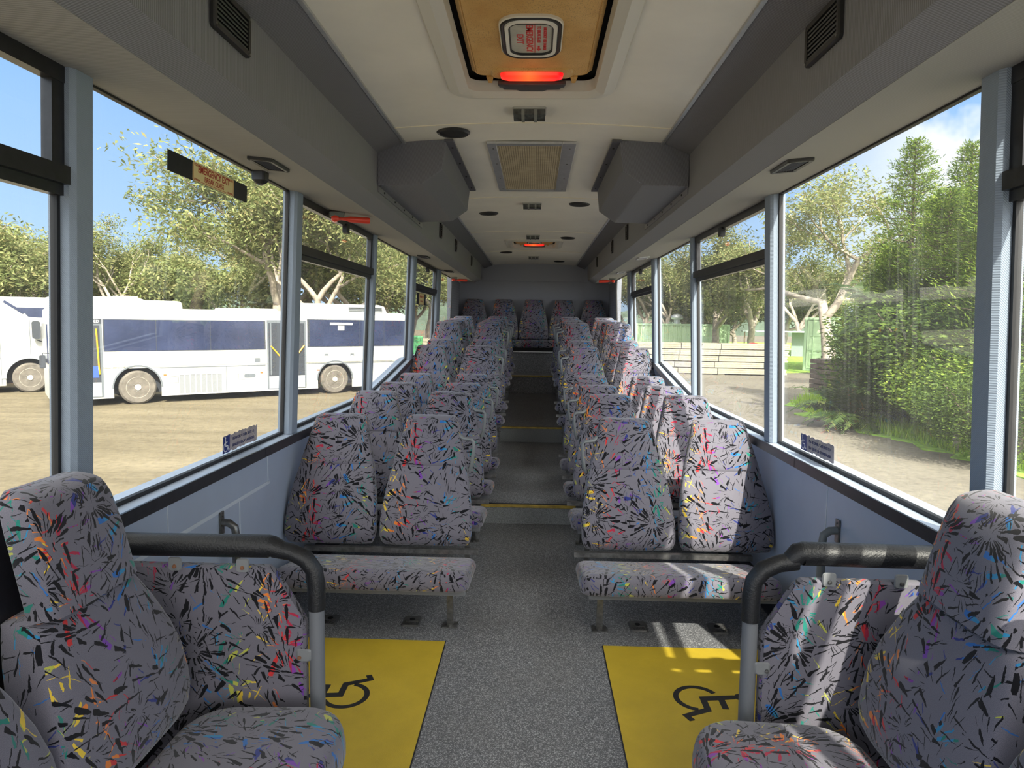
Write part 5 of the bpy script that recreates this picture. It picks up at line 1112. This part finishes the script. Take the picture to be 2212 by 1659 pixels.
b = MB(); b.box((-.62, .35, .25), (.62, 2.0, 1.0)); b.build('underbody', BDK, t, 0, uv=False)
panes(t, [-8.8, -6.9, -5.0, -3.1, -1.95, -.66], 1.46, 2.34)
b = MB(); b.loft([[(x, y, z) for x, z in ((-.11, 2.315), (-.60, 2.655), (-.61, 2.63), (-.12, 2.29))] for y in (.10, 2.2)]); b.loft([[(x, y, z) for x, z in ((-.55, 2.55), (-.50, 2.60), (-.06, 2.28), (-.10, 2.22))] for y in (.008, .03)]); b.split('front_window', BGL, t, 0)
b = MB(); b.loft([[(x, y, z) for x, z in ((.45, 1.35), (.92, 1.35), (.88, 1.98), (.50, 1.98))] for y in (.008, .03)]); b.build('cab_window', BGL, t, 0, uv=False)
b = MB(); r1 = [(math.cos(math.radians(a))*.55, .42+math.sin(math.radians(a))*.55) for a in range(0, 181, 9)]; r2 = [(math.cos(math.radians(a))*.66, .42+math.sin(math.radians(a))*.66) for a in range(180, -1, -9)]
b.loft([[(x, -.01, z) for x, z in r1+r2], [(x, .05, z) for x, z in r1+r2]]); b.build('wheel_arch', mat('arch_grey', (0.24, 0.26, 0.28), 0.5), t, 0, uv=False)
b = MB(); b.box((-8.9, .008, .98), (-.65, .02, .995)); b.box((-.66, .008, .25), (-.65, .02, 1.45)); b.box((.03, .008, 1.05), (.04, .02, 2.12)); b.split('panel_line', GRYB, t, 0)
b = MB(); b.loft([[(x, y, z) for x, z in rrect(.20, .50, .06, 4, .18, 1.78)] for y in (-.22, -.12)]); b.tube([(.18, -.16, 1.5), (.3, 0, 1.45)], .015, 6); b.split('side_mirror', BDK, t)
b = MB(); b.box((-.95, .004, .56), (-.85, .02, .59)); b.build('marker_light', OR, t, 0, uv=False); wheel(t, 0, 0.03, .42); wheel(t, -6.0, 0.01, .42)

# ================================================================== RIGHT YARD: CONTAINERS, TIMBER, SHED
CG = mat('pale_green_container', (0.44, 0.60, 0.36), 0.5, var=0.08, vs=3)
CGD = mat('container_green_frame', (0.36, 0.51, 0.31), 0.5)
def container(loc, rz, ln, ht, label, doors):
    t = thing('shipping_container', label, 'shipping container', loc, rz)
    W = 2.44; b = MB()
    n = int(ln/0.28)
    for yside in (0.03, W-.03):
        pts = []
        for k in range(n):
            x = .1+k*(ln-.2)/n; st = (ln-.2)/n; pts += [(x, 0), (x+st*.35, 0), (x+st*.5, .04), (x+st*.85, .04)]
        pts.append((ln-.1, 0)); sg = 1 if yside < 1 else -1
        ring = [(x, yside+sg*d_) for x, d_ in pts]+[(x, yside+sg*(d_+.02)) for x, d_ in pts[::-1]]
        b.loft([[(x, y, .15) for x, y in ring], [(x, y, ht-.12) for x, y in ring]])
    b.build('corrugated_side', CG, t, 0, uv=False)
    b = MB(); b.box((0.02, .02, ht-.06), (ln-.02, W-.02, ht-.03)); b.box((ln-.06, .05, .1), (ln-.03, W-.05, ht-.1)); b.box((.05, .05, .1), (ln-.05, W-.05, .16)); b.build('roof_panel', CG, t, 0, uv=False)
    b = MB()
    for x in (0, ln-.12):
        for y in (0, W-.12): b.box((x, y, 0), (x+.12, y+.12, ht))
    for z in (0, ht-.12):
        for y in (0, W-.1): b.box((0.1, y, z), (ln-.1, y+.1, z+.12))
        for x in (0, ln-.1): b.box((x, .1, z), (x+.1, W-.1, z+.12))
    bev(b.build('frame', CGD, t, 0, uv=False), .01)
    if doors:
        for k in range(2):
            y0 = .13+k*1.1; b = MB(); b.box((-.01, y0, .14), (.04, y0+1.07, ht-.14)); dr = b.build('door', CG, t, 0, uv=False); b = MB()
            for q in range(3): b.box((-.035, y0+.12, .25+q*(ht-.45)/3), (-.01, y0+.95, .25+(q+.86)*(ht-.45)/3))
            bev(b.build('door_panel', CG, dr, 0, uv=False), .012)
            for q in (.34, .78): b = MB(); b.tube([(-.055, y0+q, .1), (-.055, y0+q, ht-.1)], .018, 8); b.box((-.075, y0+q-.03, 1.0), (-.05, y0+q+.25, 1.04)); b.build('lock_rod', CGD, dr, uv=False)
    return t
pa = on(2, ZG, 1740, 804)
dA = Vector((pa.x-CX, pa.y, 0)).normalized()
container(pa+Vector((0.0, 0.0, 0)), math.atan2(dA.y, dA.x)-0.22, 6.0, 2.59, 'pale green shipping container seen from its door end, half hidden by the thicket', True).location = pa + Vector((2.3, -0.25, 0.0))
pb, _ = place(1428, 45)
tB = container(pb, 0.05-0.12, 6.1, 2.22, 'long pale green corrugated shipping container behind the timber stacks', False); tB.location = place(1372, 46)[0]
tv = thing('roof_ventilator', 'silver mushroom ventilator on top of the long green container', 'ventilator', tB.location+Vector((2.9, 0.9, 2.22)))
b = MB(); b.lathe([(.20, -0.1), (.20, .30), (.17, .32)], n=20); b.build('neck', ALU, tv); b = MB(); b.lathe([(.22, .27), (.36, .30), (.40, .42), (.36, .55), (.2, .64), (.01, .66)], n=24); b.build('cap', ALU, tv)
TIM = mat('pale_stacked_timber', (0.35, 0.315, 0.225), 0.7, var=0.15, vs=4); TIMG = mat('grey_stacked_timber', (0.30, 0.29, 0.25), 0.75, var=0.2, vs=4)
STRP = mat('strap_black', (0.03, 0.03, 0.03), 0.5)
p0 = on(2, ZG, 1706, 813); p1 = on(2, ZG, 1372, 806); ut = (p1-p0); ut.z = 0; ut.normalize(); rzt = math.atan2(-ut.y, -ut.x)
lay = ['bottom', 'second', 'third', 'fourth', 'top']; z = 0.0
for k in range(5):
    hh = 0.235
    for q in range(2):
        ln = 3.75; off = 0.05*((k*3) % 4)+(0.12 if k in (0, 1) else 0); gapz = 0.03
        t = thing('timber_bundle', 'flat strapped bundle of pale boards, %s layer of the timber stack, %s half' % (lay[k], 'right hand' if q == 0 else 'left hand'), 'timber', Vector((p0.x, p0.y, ZG))+ut*(off+q*(ln+.05)+ln)+Vector((0, 0, z+.05)), rzt, 'strapped timber bundles')
        for r in range(3):
            b = MB(); zz = r*hh/3
            for c_ in range(6): b.box((0+.02*((r+c_) % 3), c_*.2, zz+.002), (ln-.03*((r*2+c_) % 3), c_*.2+.196, zz+hh/3-.004))
            b.build('board_layer', TIMG if (k == 1 and q) or (k == 3 and r == 1) else TIM, t, 0, uv=False)
        b = MB()
        for x in (ln*.22, ln*.78): b.box((x, -.006, -.003), (x+.035, 1.205, 0)); b.box((x, -.008, 0), (x+.035, 0, hh)); b.box((x, -.006, hh), (x+.035, 1.205, hh+.004))
        b.build('strap', STRP, t, 0, uv=False)
    z += hh+.035
b = MB()
for x in (.6, 2.9, 4.6, 6.8): b.box((x, 0.05, 0), (x+.28, 1.15, .05))
o = b.build('timber_bearer', TIM, None, 0, Vector((p0.x, p0.y, ZG))+ut*7.6, False); o.rotation_euler.z = rzt; tag(o, 'low wooden bearers under the timber stack', 'bearer', None)
pr, _ = place(1630, 36); t = thing('red_tank', 'small bright red rounded tank just above the timber stack', 'tank', pr)
b = MB(); b.loft([[(x, y, z) for x, y in rrect(w_, w_*.7, w_*.2, 4)] for w_, z in ((.62, .72), (.72, .80), (.70, 1.10), (.56, 1.26), (.28, 1.31))]); b.build('tank_body', mat('bright_red', (0.80, 0.02, 0.04), 0.4), t, 40, uv=False)
b = MB()
for x in (-.25, .25): b.box((x-.04, -.2, 0), (x+.04, .2, .73))
b.build('stand', GRYB, t, 0, uv=False)
ps, _ = place(1605, 52); t = thing('open_shed', 'low open sided shed with a flat pale roof behind the timber stack', 'shed', ps, -0.25)
b = MB(); b.box((0, 0, 1.72), (7.2, 3.2, 1.80)); b.build('roof', mat('pale_roof', (0.45, 0.50, 0.52), 0.5), t, 0, uv=False)
for x in (0.1, 2.4, 4.7, 7.0): b = MB(); b.box((x, .05, 0), (x+.09, .14, 1.72)); b.build('post', mat('rusty_post', (0.25, 0.17, 0.11), 0.8), t, 0, uv=False)
b = MB(); b.box((3.4, 1.0, 0), (7.1, 1.08, 1.7)); b.build('wall_panel', mat('grey_green_sheet', (0.22, 0.27, 0.27), 0.6), t, 0, uv=False)
# stack of dark pavers at the thicket, bin and white sheets on the far left
pp_, _ = place(1812, 22.3); t = thing('paver_stack', 'stack of dark brown pavers on a pallet between the gravel and the palm', 'pavers', pp_, 0.4)
t.scale = (1.25, 1.25, 1.2)
for k in range(7): b = MB(); b.box((-.42+.01*(k % 2), -.4, .14+k*.125), (.42+.01*(k % 3), .4, .14+k*.125+.11)); bev(b.build('paver_row', mat('brown_paver', (0.11, 0.08, 0.07), 0.8, var=0.3, vs=9), t, 0, uv=False), .015)
b = MB(); b.box((-.52, -.48, 0), (.52, .48, .05)); b.box((-.52, -.48, .09), (.52, .48, .13)); [b.box((x-.05, -.48, .05), (x+.05, .48, .09)) for x in (-.4, 0, .4)]; b.build('pallet', mat('pale_pallet', (0.50, 0.50, 0.48), 0.7), t, 0, uv=False)
pbn, _ = place(901, 42); t = thing('wheelie_bin', 'green wheelie bin far off at the back of the yard, beyond the white bus', 'bin', pbn, 0.3)
b = MB(); b.loft([[(x, y, z) for x, y in rrect(w_, w_*1.1, .06, 3)] for w_, z in ((.50, .08), (.62, 1.2))]); b.build('bin_body', mat('bin_green', (0.05, 0.28, 0.10), 0.5), t, 30, uv=False)
b = MB(); b.loft([[(x, y, z) for x, y in rrect(w_, w_*1.1, .06, 3)] for w_, z in ((.66, 1.2), (.64, 1.27), (.4, 1.30))]); b.build('lid', mat('bin_lid', (0.06, 0.36, 0.12), 0.5), t, 30, uv=False)
b = MB(); b.lathe([(.1, -.33), (.1, .33)], (0, .28, .1), axis='x', n=16); b.build('wheels', RUB, t, uv=False)
pw, _ = place(934, 43); t = thing('stacked_sheets', 'pile of long cream cladding sheets beside the green bin', 'sheets', pw, 0.1)
for k in range(5): b = MB(); b.box((-.7, -.6, .1+k*.21), (1.1, .6, .1+k*.21+.16)); bev(b.build('sheet_pack', TIM, t, 0, uv=False), .01)
b = MB(); [b.box((x, -.5, 0), (x+.12, .5, .1)) for x in (-.5, .8)]; b.build('bearers', TIM, t, 0, uv=False)

# distant wooded ridge beyond the yard
HILL = mat('wooded_ridge', (0.10, 0.14, 0.10), 0.95, var=0.5, vs=0.15)
for nm, x0, x1, y0, y1 in (('left', -150, -14, 70, 190), ('right', -14, 150, 190, 80)):
    b = MB(); rings = []
    for k in range(41):
        f = k/40; x, y = x0+(x1-x0)*f, y0+(y1-y0)*f; h = 5.2+1.6*math.sin(f*9+x0)+1.0*math.sin(f*23)+0.5*math.sin(f*51)
        rings.append([(x, y, ZG-.2), (x, y+1.0, ZG+h), (x, y+12, ZG+h*1.15), (x, y+30, ZG-.2)])
    b.loft(rings); struct('hills', b, HILL, None, 60)
